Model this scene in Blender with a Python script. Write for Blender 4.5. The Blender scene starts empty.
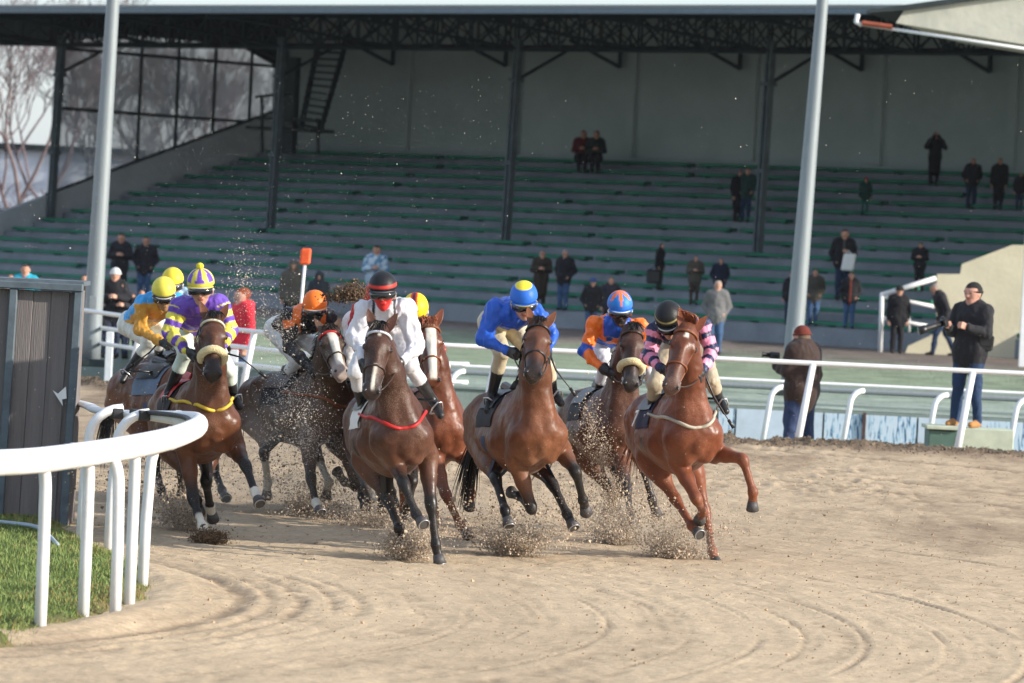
import bpy, math, random
import numpy as np
from mathutils import Vector, Matrix
random.seed(7); rng = np.random.default_rng(7)
SC = bpy.context.scene; COL = SC.collection
FPX = 4500.0; CX, CY = 512.0, 341.5; CH = 2.8
PITCH = math.atan(101.5/FPX); ROLL = math.radians(2.8)
fwd = np.array([0, math.cos(PITCH), -math.sin(PITCH)])
up0 = np.array([0, math.sin(PITCH), math.cos(PITCH)]); rt0 = np.array([1., 0, 0])
upc = math.cos(ROLL)*up0 - math.sin(ROLL)*rt0
rtc = math.cos(ROLL)*rt0 + math.sin(ROLL)*up0
CAM = np.array([0, 0, CH])
def ray(px, py):
    return fwd + rtc*(px-CX)/FPX - upc*(py-CY)/FPX
def W(px, py, d):
    """world point at depth Y=d seen in the photograph at px,py"""
    r = ray(px, py); return CAM + r*(d/r[1])
def PX(p):
    v = np.asarray(p, float)-CAM; z = v@fwd
    return CX+FPX*(v@rtc)/z, CY-FPX*(v@upc)/z
def V(*a): return np.array(a, float)
def unit(v): v = np.asarray(v, float); return v/(np.linalg.norm(v)+1e-12)

# ------------------------------------------------------------------ objects
def tag(o, label=None, cat=None, group=None, kind=None):
    if label: o['label'] = label
    if cat: o['category'] = cat
    if group: o['group'] = group
    if kind: o['kind'] = kind
    return o
def mesh_from(name, verts, faces, mats, cols=None, smooth=True, mi=None, origin=None):
    verts = np.asarray(verts, float)
    if origin is None:
        lo, hi = verts.min(0), verts.max(0); origin = V((lo[0]+hi[0])/2, (lo[1]+hi[1])/2, lo[2])
    vv = (verts-origin).astype(np.float32)
    me = bpy.data.meshes.new(name)
    if isinstance(faces, np.ndarray):
        n, k = faces.shape
        me.vertices.add(len(vv)); me.vertices.foreach_set('co', vv.ravel())
        me.loops.add(n*k); me.loops.foreach_set('vertex_index', faces.astype(np.int32).ravel())
        me.polygons.add(n); me.polygons.foreach_set('loop_start', np.arange(0, n*k, k, dtype=np.int32))
        me.polygons.foreach_set('loop_total', np.full(n, k, dtype=np.int32))
        me.update(calc_edges=True)
    else:
        me.from_pydata(vv.tolist(), [], [list(map(int, f)) for f in faces]); me.update()
    if not isinstance(mats, (list, tuple)): mats = [mats]
    for m in mats: me.materials.append(m)
    if mi is not None: me.polygons.foreach_set('material_index', np.asarray(mi, dtype=np.int32))
    me.polygons.foreach_set('use_smooth', np.full(len(me.polygons), bool(smooth)))
    if cols is not None:
        at = me.color_attributes.new('Col', 'FLOAT_COLOR', 'POINT')
        c = np.ones((len(vv), 4), np.float32); c[:, :3] = cols
        at.data.foreach_set('color', c.ravel())
    return me, origin
def link(name, me, origin, parent=None):
    o = bpy.data.objects.new(name, me); COL.objects.link(o)
    if parent is not None:
        o.parent = parent; o.location = Vector(origin) - Vector(parent['_w'])
    else: o.location = Vector(origin)
    o['_w'] = list(map(float, origin))
    return o
def mobj(name, verts, faces, mats, parent=None, cols=None, smooth=True, mi=None, origin=None):
    me, og = mesh_from(name, verts, faces, mats, cols, smooth, mi, origin)
    return link(name, me, og, parent)
def empty(name, loc):
    o = bpy.data.objects.new(name, None); COL.objects.link(o); o.location = Vector(loc)
    o.empty_display_size = .2; o['_w'] = list(map(float, loc)); return o

class MB:
    """collects simple shapes into one mesh"""
    def __init__(s): s.v = []; s.f = []; s.m = []; s.c = []; s.n = 0; s.cur = 0; s.col = (1, 1, 1)
    def add(s, v, f):
        v = np.asarray(v, float); s.v.append(v)
        for q in f: s.f.append([i+s.n for i in q]); s.m.append(s.cur)
        s.c.append(np.tile(np.array(s.col, float), (len(v), 1))); s.n += len(v); return s
    def box(s, c, ax, ay, az, bev=0):
        """centre and three half-extent vectors"""
        c, ax, ay, az = map(lambda q: np.asarray(q, float), (c, ax, ay, az))
        if bev:
            L = [np.linalg.norm(q) for q in (ax, ay, az)]; b = min(bev, *(l*.45 for l in L))
            vs = []; idx = {}
            for sx in (-1, 1):
                for sy in (-1, 1):
                    for sz in (-1, 1):
                        for k in range(3):
                            r = [1, 1, 1]
                            for j in range(3):
                                if j != k: r[j] = 1-b/L[j]
                            idx[(sx, sy, sz, k)] = len(vs)
                            vs.append(c+ax*sx*r[0]+ay*sy*r[1]+az*sz*r[2])
            f = []
            S = (-1, 1)
            for sx in S:
                q = [idx[(sx, a, b2, 0)] for a, b2 in ((-1, -1), (1, -1), (1, 1), (-1, 1))]; f.append(q if sx > 0 else q[::-1])
            for sy in S:
                q = [idx[(a, sy, b2, 1)] for a, b2 in ((-1, -1), (1, -1), (1, 1), (-1, 1))]; f.append(q if sy < 0 else q[::-1])
            for sz in S:
                q = [idx[(a, b2, sz, 2)] for a, b2 in ((-1, -1), (1, -1), (1, 1), (-1, 1))]; f.append(q if sz > 0 else q[::-1])
            for a in S:
                for b2 in S:
                    f.append([idx[(-1, a, b2, 1)], idx[(1, a, b2, 1)], idx[(1, a, b2, 2)], idx[(-1, a, b2, 2)]])
                    f.append([idx[(a, -1, b2, 0)], idx[(a, 1, b2, 0)], idx[(a, 1, b2, 2)], idx[(a, -1, b2, 2)]])
                    f.append([idx[(a, b2, -1, 0)], idx[(a, b2, 1, 0)], idx[(a, b2, 1, 1)], idx[(a, b2, -1, 1)]])
                    for d in S: f.append([idx[(a, b2, d, 0)], idx[(a, b2, d, 1)], idx[(a, b2, d, 2)]])
            return s.add(vs, f)
        vs = [c+ax*i+ay*j+az*k for i in (-1, 1) for j in (-1, 1) for k in (-1, 1)]
        return s.add(vs, [(0, 1, 3, 2), (4, 6, 7, 5), (0, 4, 5, 1), (2, 3, 7, 6), (0, 2, 6, 4), (1, 5, 7, 3)])
    def tube(s, pts, r, n=8, cap=True, flat=None):
        pts = [np.asarray(p, float) for p in pts]
        if not hasattr(r, '__len__'): r = [r]*len(pts)
        ref = V(0, 0, 1); vs = []; u = None
        for i, p in enumerate(pts):
            a = pts[max(i-1, 0)]; b = pts[min(i+1, len(pts)-1)]; t = unit(b-a)
            if u is None:
                u = np.cross(t, ref if abs(t@ref) < .9 else V(1, 0, 0)); u = unit(u)
            else: u = unit(u-t*(u@t))
            w = np.cross(t, u)
            for k in range(n):
                an = 2*math.pi*k/n
                o = u*math.cos(an)*r[i]+w*math.sin(an)*r[i]
                if flat is not None: o = o-flat[0]*(o@flat[0])*(1-flat[1])
                vs.append(p+o)
        f = []
        for i in range(len(pts)-1):
            for k in range(n):
                k2 = (k+1) % n; f.append((i*n+k, i*n+k2, (i+1)*n+k2, (i+1)*n+k))
        if cap: f.append(list(range(n))[::-1]); f.append([(len(pts)-1)*n+k for k in range(n)])
        return s.add(vs, f)
    def ellip(s, c, R, n=16, m=10, a0=0, a1=math.pi):
        """R: 3x3 rows = half-axis vectors (x,y,z); polar about the third"""
        R = np.asarray(R, float); c = np.asarray(c, float); vs = []; f = []
        for i in range(m+1):
            th = a0+(a1-a0)*i/m
            for k in range(n):
                ph = 2*math.pi*k/n
                vs.append(c+R[0]*math.sin(th)*math.cos(ph)+R[1]*math.sin(th)*math.sin(ph)+R[2]*math.cos(th))
        for i in range(m):
            for k in range(n):
                k2 = (k+1) % n; f.append((i*n+k, (i+1)*n+k, (i+1)*n+k2, i*n+k2))
        return s.add(vs, f)
    def prism(s, poly, off):
        """polygon (3-D points) extruded by vector off"""
        n = len(poly); poly = [np.asarray(p, float) for p in poly]; off = np.asarray(off, float)
        vs = poly+[p+off for p in poly]
        f = [list(range(n))[::-1], list(range(n, 2*n))]+[(i, (i+1) % n, n+(i+1) % n, n+i) for i in range(n)]
        return s.add(vs, f)
    def build(s, name, mats, parent=None, smooth=False, usecol=False, origin=None):
        o = mobj(name, np.concatenate(s.v), s.f, mats, parent, np.concatenate(s.c) if usecol else None, smooth, s.m, origin)
        return o

# ------------------------------------------------------------------ implicit bodies
def prim(a, b, ra, rb, w=None, q=1.0, k=.04, tag=0):
    return dict(a=np.asarray(a, float), b=np.asarray(b, float), ra=ra, rb=rb, w=None if w is None else unit(w), q=q, k=k, tag=tag)
def pdist(P, pr):
    a, b = pr['a'], pr['b']
    X = P-a; ba = b-a; sc = 1.0
    if pr['w'] is not None:
        w, q = pr['w'], pr['q']; e = 1/q-1
        X = X+np.multiply.outer(X@w, w)*e; ba = ba+w*(ba@w)*e; sc = min(q, 1.0)
    L2 = ba@ba
    t = np.clip((X@ba)/L2, 0, 1) if L2 > 1e-9 else np.zeros(X.shape[:-1])
    D = X-np.multiply.outer(t, ba)
    return (np.sqrt((D*D).sum(-1))-(pr['ra']+(pr['rb']-pr['ra'])*t))*sc, t
EDG = [(0, 1), (2, 3), (4, 5), (6, 7), (0, 2), (1, 3), (4, 6), (5, 7), (0, 4), (1, 5), (2, 6), (3, 7)]
CRN = np.array([(0, 0, 0), (0, 0, 1), (0, 1, 0), (0, 1, 1), (1, 0, 0), (1, 0, 1), (1, 1, 0), (1, 1, 1)])
def sdf_mesh(prims, h):
    lo = np.min([np.minimum(p['a']-p['ra']*max(1, p['q']), p['b']-p['rb']*max(1, p['q'])) for p in prims], 0)-3*h
    hi = np.max([np.maximum(p['a']+p['ra']*max(1, p['q']), p['b']+p['rb']*max(1, p['q'])) for p in prims], 0)+3*h
    N = np.ceil((hi-lo)/h).astype(int)+1
    F = np.full(tuple(N), 9.0, np.float32)
    ax = [lo[i]+h*np.arange(N[i]) for i in range(3)]
    for p in prims:
        m = max(1, p['q']); pad = p['k']+2*h
        l = np.minimum(p['a']-p['ra']*m, p['b']-p['rb']*m)-pad; u = np.maximum(p['a']+p['ra']*m, p['b']+p['rb']*m)+pad
        i0 = np.maximum(((l-lo)/h).astype(int), 0); i1 = np.minimum(((u-lo)/h).astype(int)+2, N)
        G = np.stack(np.meshgrid(*[ax[j][i0[j]:i1[j]] for j in range(3)], indexing='ij'), -1)
        d, _ = pdist(G, p); sl = tuple(slice(i0[j], i1[j]) for j in range(3)); f = F[sl]; k = p['k']
        hh = np.maximum(k-np.abs(f-d), 0)/k
        F[sl] = np.minimum(f, d)-hh*hh*k*.25
    S = F < 0
    c = np.zeros(tuple(N-1), np.int8)
    for o in CRN: c += S[o[0]:N[0]-1+o[0], o[1]:N[1]-1+o[1], o[2]:N[2]-1+o[2]]
    act = np.argwhere((c > 0) & (c < 8))
    vals = np.stack([F[act[:, 0]+o[0], act[:, 1]+o[1], act[:, 2]+o[2]] for o in CRN], 1)
    acc = np.zeros((len(act), 3)); cnt = np.zeros(len(act))
    for e0, e1 in EDG:
        f0, f1 = vals[:, e0], vals[:, e1]; m = (f0 < 0) != (f1 < 0)
        t = np.where(m, f0/np.where(m, f0-f1, 1), 0)
        acc += np.where(m[:, None], CRN[e0]+(CRN[e1]-CRN[e0])*t[:, None], 0); cnt += m
    P = lo+h*(act+acc/cnt[:, None])
    idx = -np.ones(tuple(N-1), np.int64); idx[tuple(act.T)] = np.arange(len(act))
    faces = []
    for a in range(3):
        b, d = (a+1) % 3, (a+2) % 3
        sl0 = [slice(None)]*3; sl1 = [slice(None)]*3; sl0[a] = slice(0, -1); sl1[a] = slice(1, None)
        A, B = S[tuple(sl0)], S[tuple(sl1)]
        e = np.argwhere(A != B)
        inn = A[tuple(e.T)]
        def cell(db, dd):
            q = e.copy(); q[:, b] += db; q[:, d] += dd; return idx[tuple(q.T)]
        Q = np.stack([cell(-1, -1), cell(0, -1), cell(0, 0), cell(-1, 0)], 1)
        Q[~inn] = Q[~inn][:, ::-1]
        faces.append(Q)
    faces = np.concatenate(faces)
    # one relaxation pass keeps limbs smooth
    for _ in range(2):
        s = np.zeros_like(P); n = np.zeros(len(P))
        for i in range(4):
            for j in (1, 3):
                np.add.at(s, faces[:, i], P[faces[:, (i+j) % 4]]); np.add.at(n, faces[:, i], 1)
        P = P*.6+.4*s/np.maximum(n, 1)[:, None]
    return P, faces
def nearest(P, prims):
    """index of the nearest primitive and the parameter along it, per vertex"""
    best = np.full(len(P), 9.); bi = np.zeros(len(P), int); bt = np.zeros(len(P))
    for i, p in enumerate(prims):
        d, t = pdist(P, p); m = d < best; best[m] = d[m]; bi[m] = i; bt[m] = t[m]
    return bi, bt

def lin(h):
    h = h.lstrip('#'); c = [int(h[i:i+2], 16)/255 for i in (0, 2, 4)]
    return np.array([x/12.92 if x < .04045 else ((x+.055)/1.055)**2.4 for x in c])
def displace(P, Fc, mask, amp, freq, seed=0, str_=(1, 1, 1)):
    n = np.zeros_like(P); a, b, c, d = (P[Fc[:, i]] for i in range(4)); nn = np.cross(c-a, d-b)
    for i in range(4): np.add.at(n, Fc[:, i], nn)
    n /= np.linalg.norm(n, axis=1)[:, None]+1e-12
    h = fbm(P[:, 0]*freq*str_[0], P[:, 1]*freq*str_[1], P[:, 2]*freq*str_[2], 3, seed); h = 1-2*np.abs(h)
    return P+n*(amp*mask*(h-.5))[:, None]
def project(prims, cen, dirs, off, tmax=.7):
    """walk outwards from cen along each direction to the skin and stop off metres above it"""
    ts = np.linspace(.03, tmax, 90); Pn = cen[:, None, :]+dirs[:, None, :]*ts[None, :, None]; d = np.full(Pn.shape[:2], 9.)
    for p in prims: d = np.minimum(d, pdist(Pn, p)[0])
    ins = d < off; last = ins.shape[1]-1-np.argmax(ins[:, ::-1], 1); return cen+dirs*(ts[last]+.008)[:, None]
# ------------------------------------------------------------------ noise
def vnoise(x, y, z=0.0, seed=0):
    x, y = np.asarray(x, float), np.asarray(y, float); z = np.broadcast_to(z, x.shape)
    xi, yi, zi = np.floor(x).astype(int), np.floor(y).astype(int), np.floor(z).astype(int)
    fx, fy, fz = x-xi, y-yi, z-zi; fx, fy, fz = [t*t*(3-2*t) for t in (fx, fy, fz)]
    def hs(a, b, c):
        n = (a*374761393+b*668265263+c*2147483647+seed*1274126177) & 0xffffffff
        n = ((n ^ (n >> 13))*1274126177) & 0xffffffff; return ((n ^ (n >> 16)) & 0xffff)/65535.0
    r = 0
    for a in (0, 1):
        for b in (0, 1):
            for c in (0, 1):
                r = r+hs(xi+a, yi+b, zi+c)*(fx if a else 1-fx)*(fy if b else 1-fy)*(fz if c else 1-fz)
    return r*2-1
def fbm(x, y, z=0., o=4, seed=0):
    r = 0; a = 1; s = 0
    for i in range(o): r = r+a*vnoise(x*2**i, y*2**i, z*2**i, seed+i); s += a; a *= .5
    return r/s
def sstep(a, b, x): t = np.clip((x-a)/(b-a), 0, 1); return t*t*(3-2*t)

# ------------------------------------------------------------------ materials
MATS = {}
def mat(name, col, rough=.7, spec=.4, metal=0, noise=0, nscale=8, bump=0, bscale=60, attr=False, sheen=0, alpha=None, coat=0, dark=None, coords='Object', stretch=None):
    if name in MATS: return MATS[name]
    m = bpy.data.materials.new(name); m.use_nodes = True; nt = m.node_tree; N = nt.nodes; L = nt.links
    b = N['Principled BSDF']; b.inputs['Roughness'].default_value = rough; b.inputs['Metallic'].default_value = metal
    b.inputs['Specular IOR Level'].default_value = spec
    if sheen: b.inputs['Sheen Weight'].default_value = sheen; b.inputs['Sheen Roughness'].default_value = .4
    if coat: b.inputs['Coat Weight'].default_value = coat
    tc = N.new('ShaderNodeTexCoord'); vec = tc.outputs[coords]
    if stretch:
        mp = N.new('ShaderNodeMapping'); mp.inputs['Scale'].default_value = stretch; L.new(vec, mp.inputs[0]); vec = mp.outputs[0]
    if attr:
        a = N.new('ShaderNodeAttribute'); a.attribute_name = 'Col'; src = a.outputs['Color']
    else:
        r = N.new('ShaderNodeRGB'); r.outputs[0].default_value = (*col, 1); src = r.outputs[0]
    if noise:
        n = N.new('ShaderNodeTexNoise'); n.inputs['Scale'].default_value = nscale; n.inputs['Detail'].default_value = 6; n.inputs['Roughness'].default_value = .65; L.new(vec, n.inputs['Vector'])
        if dark is not None:
            mx = N.new('ShaderNodeMix'); mx.data_type = 'RGBA'; L.new(src, mx.inputs['A']); mx.inputs['B'].default_value = (*dark, 1)
            mr = N.new('ShaderNodeMapRange'); mr.inputs['From Min'].default_value = .42; mr.inputs['From Max'].default_value = .68; mr.inputs['To Max'].default_value = noise
            L.new(n.outputs['Fac'], mr.inputs['Value']); L.new(mr.outputs[0], mx.inputs['Factor']); src = mx.outputs['Result']
        else:
            mr = N.new('ShaderNodeMapRange'); mr.inputs['From Min'].default_value = .3; mr.inputs['From Max'].default_value = .7
            mr.inputs['To Min'].default_value = 1-noise; mr.inputs['To Max'].default_value = 1+noise
            L.new(n.outputs['Fac'], mr.inputs['Value'])
            mx = N.new('ShaderNodeVectorMath'); mx.operation = 'SCALE'; L.new(src, mx.inputs[0]); L.new(mr.outputs[0], mx.inputs['Scale']); src = mx.outputs[0]
    L.new(src, b.inputs['Base Color'])
    if bump:
        n2 = N.new('ShaderNodeTexNoise'); n2.inputs['Scale'].default_value = bscale; n2.inputs['Detail'].default_value = 5; L.new(vec, n2.inputs['Vector'])
        bp = N.new('ShaderNodeBump'); bp.inputs['Strength'].default_value = 1; bp.inputs['Distance'].default_value = bump
        L.new(n2.outputs['Fac'], bp.inputs['Height']); L.new(bp.outputs[0], b.inputs['Normal'])
    if alpha is not None: b.inputs['Alpha'].default_value = alpha
    MATS[name] = m; return m
M_coat = mat('horse_coat', (1, 1, 1), rough=.50, spec=.30, attr=True, noise=.24, nscale=6, bump=.006, bscale=16, sheen=.05)
def spatter(m, amt, thr=.60):
    nt = m.node_tree; N = nt.nodes; L = nt.links; b = N['Principled BSDF']; src = b.inputs['Base Color'].links[0].from_socket
    tc = N.new('ShaderNodeTexCoord'); n = N.new('ShaderNodeTexNoise'); n.inputs['Scale'].default_value = 115; n.inputs['Detail'].default_value = 3; L.new(tc.outputs['Object'], n.inputs['Vector'])
    n2 = N.new('ShaderNodeTexNoise'); n2.inputs['Scale'].default_value = 3; n2.inputs['Detail'].default_value = 3; L.new(tc.outputs['Object'], n2.inputs['Vector'])
    a = N.new('ShaderNodeMath'); a.operation = 'MULTIPLY_ADD'; a.inputs[1].default_value = .45; L.new(n2.outputs[0], a.inputs[0]); L.new(n.outputs[0], a.inputs[2])
    mr = N.new('ShaderNodeMapRange'); mr.inputs['From Min'].default_value = thr+.22; mr.inputs['From Max'].default_value = thr+.30; mr.inputs['To Max'].default_value = amt; L.new(a.outputs[0], mr.inputs[0])
    mx = N.new('ShaderNodeMix'); mx.data_type = 'RGBA'; L.new(src, mx.inputs['A']); mx.inputs['B'].default_value = (.42, .34, .25, 1); L.new(mr.outputs[0], mx.inputs['Factor']); L.new(mx.outputs['Result'], b.inputs['Base Color'])
    mr2 = N.new('ShaderNodeMapRange'); mr2.inputs['From Min'].default_value = .3; mr2.inputs['From Max'].default_value = .7; mr2.inputs['To Min'].default_value = .30; mr2.inputs['To Max'].default_value = .60; L.new(n2.outputs[0], mr2.inputs[0]); L.new(mr2.outputs[0], b.inputs['Roughness'])
spatter(M_coat, .18)
M_cloth = mat('cloth', (1, 1, 1), rough=.8, spec=.2, attr=True, noise=.12, nscale=22, bump=.012, bscale=16, sheen=.1)
M_silk = mat('silk', (1, 1, 1), rough=.45, spec=.4, attr=True, noise=.1, nscale=14, bump=.006, bscale=14, sheen=.1)
spatter(M_silk, .12)
M_helm = mat('helmet_cover', (1, 1, 1), rough=.5, spec=.3, attr=True, noise=.05, nscale=30, bump=.002, bscale=40)
M_leather = mat('leather', (.035, .018, .012), rough=.45, spec=.5, noise=.2, nscale=30)
M_black = mat('black_leather', (.012, .012, .014), rough=.38, spec=.5, noise=.2, nscale=20)
M_wool = mat('sheepskin', (.72, .6, .33), rough=1, spec=.1, noise=.18, nscale=60, bump=.02, bscale=90, sheen=.5)
M_hoof = mat('hoof_horn', (.07, .065, .065), rough=.55, spec=.4, noise=.3, nscale=30, bump=.003, bscale=60)
M_sole = mat('steel_shoe', (.5, .5, .52), rough=.4, metal=.8)
M_hair = mat('horse_hair', (1, 1, 1), rough=.55, spec=.4, attr=True, noise=.25, nscale=30)
M_eye = mat('eye', (.008, .006, .005), rough=.08, spec=.7)
M_lens = mat('dark_lens', (.01, .012, .016), rough=.08, spec=.8)
M_white = mat('white_paint', (.78, .79, .8), rough=.35, spec=.5, noise=.05, nscale=5, dark=None, bump=.001, bscale=12)
M_steel = mat('steel', (.55, .56, .58), rough=.3, metal=.9)
# ------------------------------------------------------------------ terrain
def Ye(x): return 57+.8*np.maximum(0, -np.asarray(x, float)-1.5)**1.6
OX, OY = .03, 118.4; UX, UY = .729, -.685; VX, VY = .685, .729
def stand_ab(x, y): return (x-OX)*UX+(y-OY)*UY, (x-OX)*VX+(y-OY)*VY
def SP(a, b, z): return V(OX+a*UX+b*VX, OY+a*UY+b*VY, z)
def lawn_z(x, y):
    a, b = stand_ab(x, y); return .42+.06*sstep(75, 100, y)+.24*sstep(-17, -12, b)
RC = (-9.5, 33.3)
def trackrel(x, y):
    r = np.hypot(x-RC[0], y-RC[1]); th = np.arctan2(y-RC[1], x-RC[0])
    w = r+.25*fbm(x*.5, y*.5, 0, 3, 5)
    h = .004*fbm(w*3.1, th*2.0, 0, 4, 21)+.006*fbm(w*14, th*3, 0, 3, 31)
    rough = .5+.5*sstep(-.3, .5, fbm(x*.35, y*.35, 0, 2, 41))
    h = h+rough*(.012+.014*sstep(42, 52, y))*fbm(x*10, y*5, 0, 3, 51)
    h = h+.012*np.exp(-((r-8.0)/.7)**2)*(.45*fbm(w*20, th*4, 0, 3, 33)+1.2*fbm(x*15, y*8, 0, 3, 34))
    # wheel ruts: harrow and tractor lines concentric with the bend
    for r0, wd, dp in ((7.55, .08, .020), (7.8, .04, .010), (8.05, .05, .014), (8.3, .035, .009), (8.5, .05, .012), (9.3, .035, .016), (9.75, .035, .014), (10.3, .04, .016), (10.9, .03, .014), (11.4, .04, .018), (11.75, .035, .014), (12.2, .045, .022), (12.75, .045, .020), (13.35, .05, .026), (14.0, .035, .016), (14.6, .045, .020), (15.1, .035, .014), (15.5, .04, .018), (16.4, .06, .022), (17.2, .04, .016), (18.3, .1, .012), (22.0, .16, .035), (23.3, .16, .03), (26.2, .2, .04)):
        rr = r0+.06*fbm(th*1.7, r0, 0, 2, 61); nar = .55 if 9 < r0 < 20 else 1.; wd = wd*nar; dp = dp*(.62 if 9 < r0 < 20 else .9)
        br = sstep(-.35, .25, fbm(th*7, r0*3, 0, 2, 71))
        q = (r-rr)/wd; br = .35+.65*br; h = h-br*dp*np.exp(-q*q)+br*dp*.45*(np.exp(-(q-1.8)**2)+np.exp(-(q+1.8)**2))
    rg = 1-2*np.abs(fbm(w*3.6, th*1.1, 0, 2, 37)); md = sstep(-.45, .35, fbm(x*.45, y*.3, 0, 2, 38))
    h = h+(.003*md+.001)*rg+.005*(1-2*np.abs(fbm(w*13, th*1.6, 0, 2, 39)))*md
    h = h+.05*np.exp(-((r-7.15)/.22)**2)*(1+.6*fbm(x*3, y*3, 0, 2, 81))
    return h
def track_z(x, y):
    e = Ye(x); t = y-e
    z = .33*sstep(-14, 0, t)+trackrel(x, y)
    z = z+(.06+.07*fbm(x*2.2, y*2.2, 0, 3, 91)+.07*np.abs(fbm(x*7, y*7, 0, 3, 92)))*np.exp(-((t-.6)/.6)**2)
    z = z*(1-sstep(1.0, 2.0, t))
    return z
GR = [(-3.50, 20), (-3.25, 28.6), (-2.92, 29.8), (-2.72, 31.4), (-2.52, 33.2), (-2.55, 35), (-2.8, 36.6), (-3.2, 38.0), (-3.7, 39.8), (-4.1, 42), (-5.2, 43.6), (-12, 45)]
def grass_edge_dist(x, y):
    """signed distance to the infield edge; positive inside the grass"""
    x = np.asarray(x, float); y = np.asarray(y, float); best = np.full(x.shape, 1e9); sg = np.ones(x.shape)
    for (x0, y0), (x1, y1) in zip(GR[:-1], GR[1:]):
        dx, dy = x1-x0, y1-y0; t = np.clip(((x-x0)*dx+(y-y0)*dy)/(dx*dx+dy*dy), 0, 1)
        d = np.hypot(x-x0-t*dx, y-y0-t*dy); s = np.sign(dx*(y-y0)-dy*(x-x0)); m = d < best
        best = np.where(m, d, best); sg = np.where(m, s, sg)
    return best*sg
def grid(xs, ys, zf):
    X, Y = np.meshgrid(xs, ys, indexing='ij'); Z = zf(X, Y)
    v = np.stack([X, Y, Z], -1).reshape(-1, 3); nx, ny = len(xs), len(ys)
    i = np.arange(nx*ny).reshape(nx, ny)
    f = np.stack([i[:-1, :-1], i[1:, :-1], i[1:, 1:], i[:-1, 1:]], -1).reshape(-1, 4)
    return v, f
# sand track: one sheet, finely meshed in the middle of the picture
def sandmat():
    m = bpy.data.materials.new('track_sand'); m.use_nodes = True; nt = m.node_tree; N = nt.nodes; L = nt.links; b = N['Principled BSDF']
    b.inputs['Roughness'].default_value = .95; b.inputs['Specular IOR Level'].default_value = .15
    geo = N.new('ShaderNodeNewGeometry'); at = N.new('ShaderNodeAttribute'); at.attribute_name = 'Col'
    def noise(sc, det=6, rough=.65):
        n = N.new('ShaderNodeTexNoise'); n.inputs['Scale'].default_value = sc; n.inputs['Detail'].default_value = det; n.inputs['Roughness'].default_value = rough; L.new(geo.outputs['Position'], n.inputs['Vector']); return n
    n1 = noise(2.2); n2 = noise(16, 8, .75)
    r1 = N.new('ShaderNodeMapRange'); r1.inputs['From Min'].default_value = .3; r1.inputs['From Max'].default_value = .7; r1.inputs['To Min'].default_value = .86; r1.inputs['To Max'].default_value = 1.10; L.new(n1.outputs[0], r1.inputs[0])
    r2 = N.new('ShaderNodeMapRange'); r2.inputs['From Min'].default_value = .28; r2.inputs['From Max'].default_value = .62; r2.inputs['To Min'].default_value = .68; r2.inputs['To Max'].default_value = 1.10; L.new(n2.outputs[0], r2.inputs[0])
    mu = N.new('ShaderNodeMath'); mu.operation = 'MULTIPLY'; L.new(r1.outputs[0], mu.inputs[0]); L.new(r2.outputs[0], mu.inputs[1])
    sc = N.new('ShaderNodeVectorMath'); sc.operation = 'SCALE'; L.new(at.outputs['Color'], sc.inputs[0]); L.new(mu.outputs[0], sc.inputs['Scale']); L.new(sc.outputs[0], b.inputs['Base Color'])
    bp = N.new('ShaderNodeBump'); bp.inputs['Distance'].default_value = .03; bp.inputs['Strength'].default_value = .8; L.new(n2.outputs[0], bp.inputs['Height']); L.new(bp.outputs[0], b.inputs['Normal'])
    return m
M_sand = sandmat()
def axis(segs):
    out = []
    for a, b_, st in segs: out += list(np.arange(a, b_, st))
    return np.array(out+[segs[-1][1]])
xs = axis([(-40, -9, 1.0), (-9, -5, .12), (-5, -3.6, .06), (-3.6, 4.6, .032), (4.6, 9, .08), (9, 40, 1.0)])
ys = axis([(8, 26, .6), (26, 30, .08), (30, 48, .055), (48, 58, .08), (58, 70, .14), (70, 130, 2.0)])
v, f = grid(xs, ys, track_z)
keep = (v[:, 1]-Ye(v[:, 0])) < 3.2; ge = grass_edge_dist(v[:, 0], v[:, 1]); keep &= ge < .6
kf = keep[f].all(1); f = f[kf]
used = np.unique(f); rm = -np.ones(len(v), int); rm[used] = np.arange(len(used)); v = v[used]; f = rm[f]; ge = ge[used]
sandc = lin('ccb699')*1.0; damp = lin('8a7662')
t = (v[:, 1]-Ye(v[:, 0])); wet = (.18+.2*sstep(36, 44, v[:, 1]))*sstep(.0, .5, fbm(v[:, 0]*.9, v[:, 1]*.22, 0, 4, 7))+.22*sstep(.1, .5, fbm(v[:, 0]*5, v[:, 1]*2.2, 0, 3, 17))*(.4+.6*sstep(38, 50, v[:, 1]))+.34*sstep(37, 46, v[:, 1])*(.8+.5*fbm(v[:, 0]*1.5, v[:, 1]*.3, 0, 3, 19))+1.0*np.exp(-((t-.6)/.7)**2)+.40*np.exp(-((np.hypot(v[:, 0]-RC[0], v[:, 1]-RC[1])-7.6)/.5)**2)*(.6+.6*fbm(v[:, 0]*2, v[:, 1]*2, 0, 2, 8))
wet = np.clip(wet, 0, 1)[:, None]
tr_ = trackrel(v[:, 0], v[:, 1]); fur = (.62*sstep(.002, -.012, tr_)-.10*sstep(.004, .02, tr_))[:, None]
tc_ = (sandc*(1-wet)+damp*wet); tc_ = tc_*(1-fur)+damp*.85*fur; bk = (np.exp(-((t-.75)/.55)**4)*(.75+.4*fbm(v[:, 0]*4, v[:, 1]*4, 0, 3, 77)))[:, None]; bk = np.clip(bk, 0, 1); tc_ = tc_*(1-bk)+lin('665a4c')*bk
o = mobj('track', v, f, M_sand, None, np.clip(tc_, 0, 1), True); tag(o, kind='structure')
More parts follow.
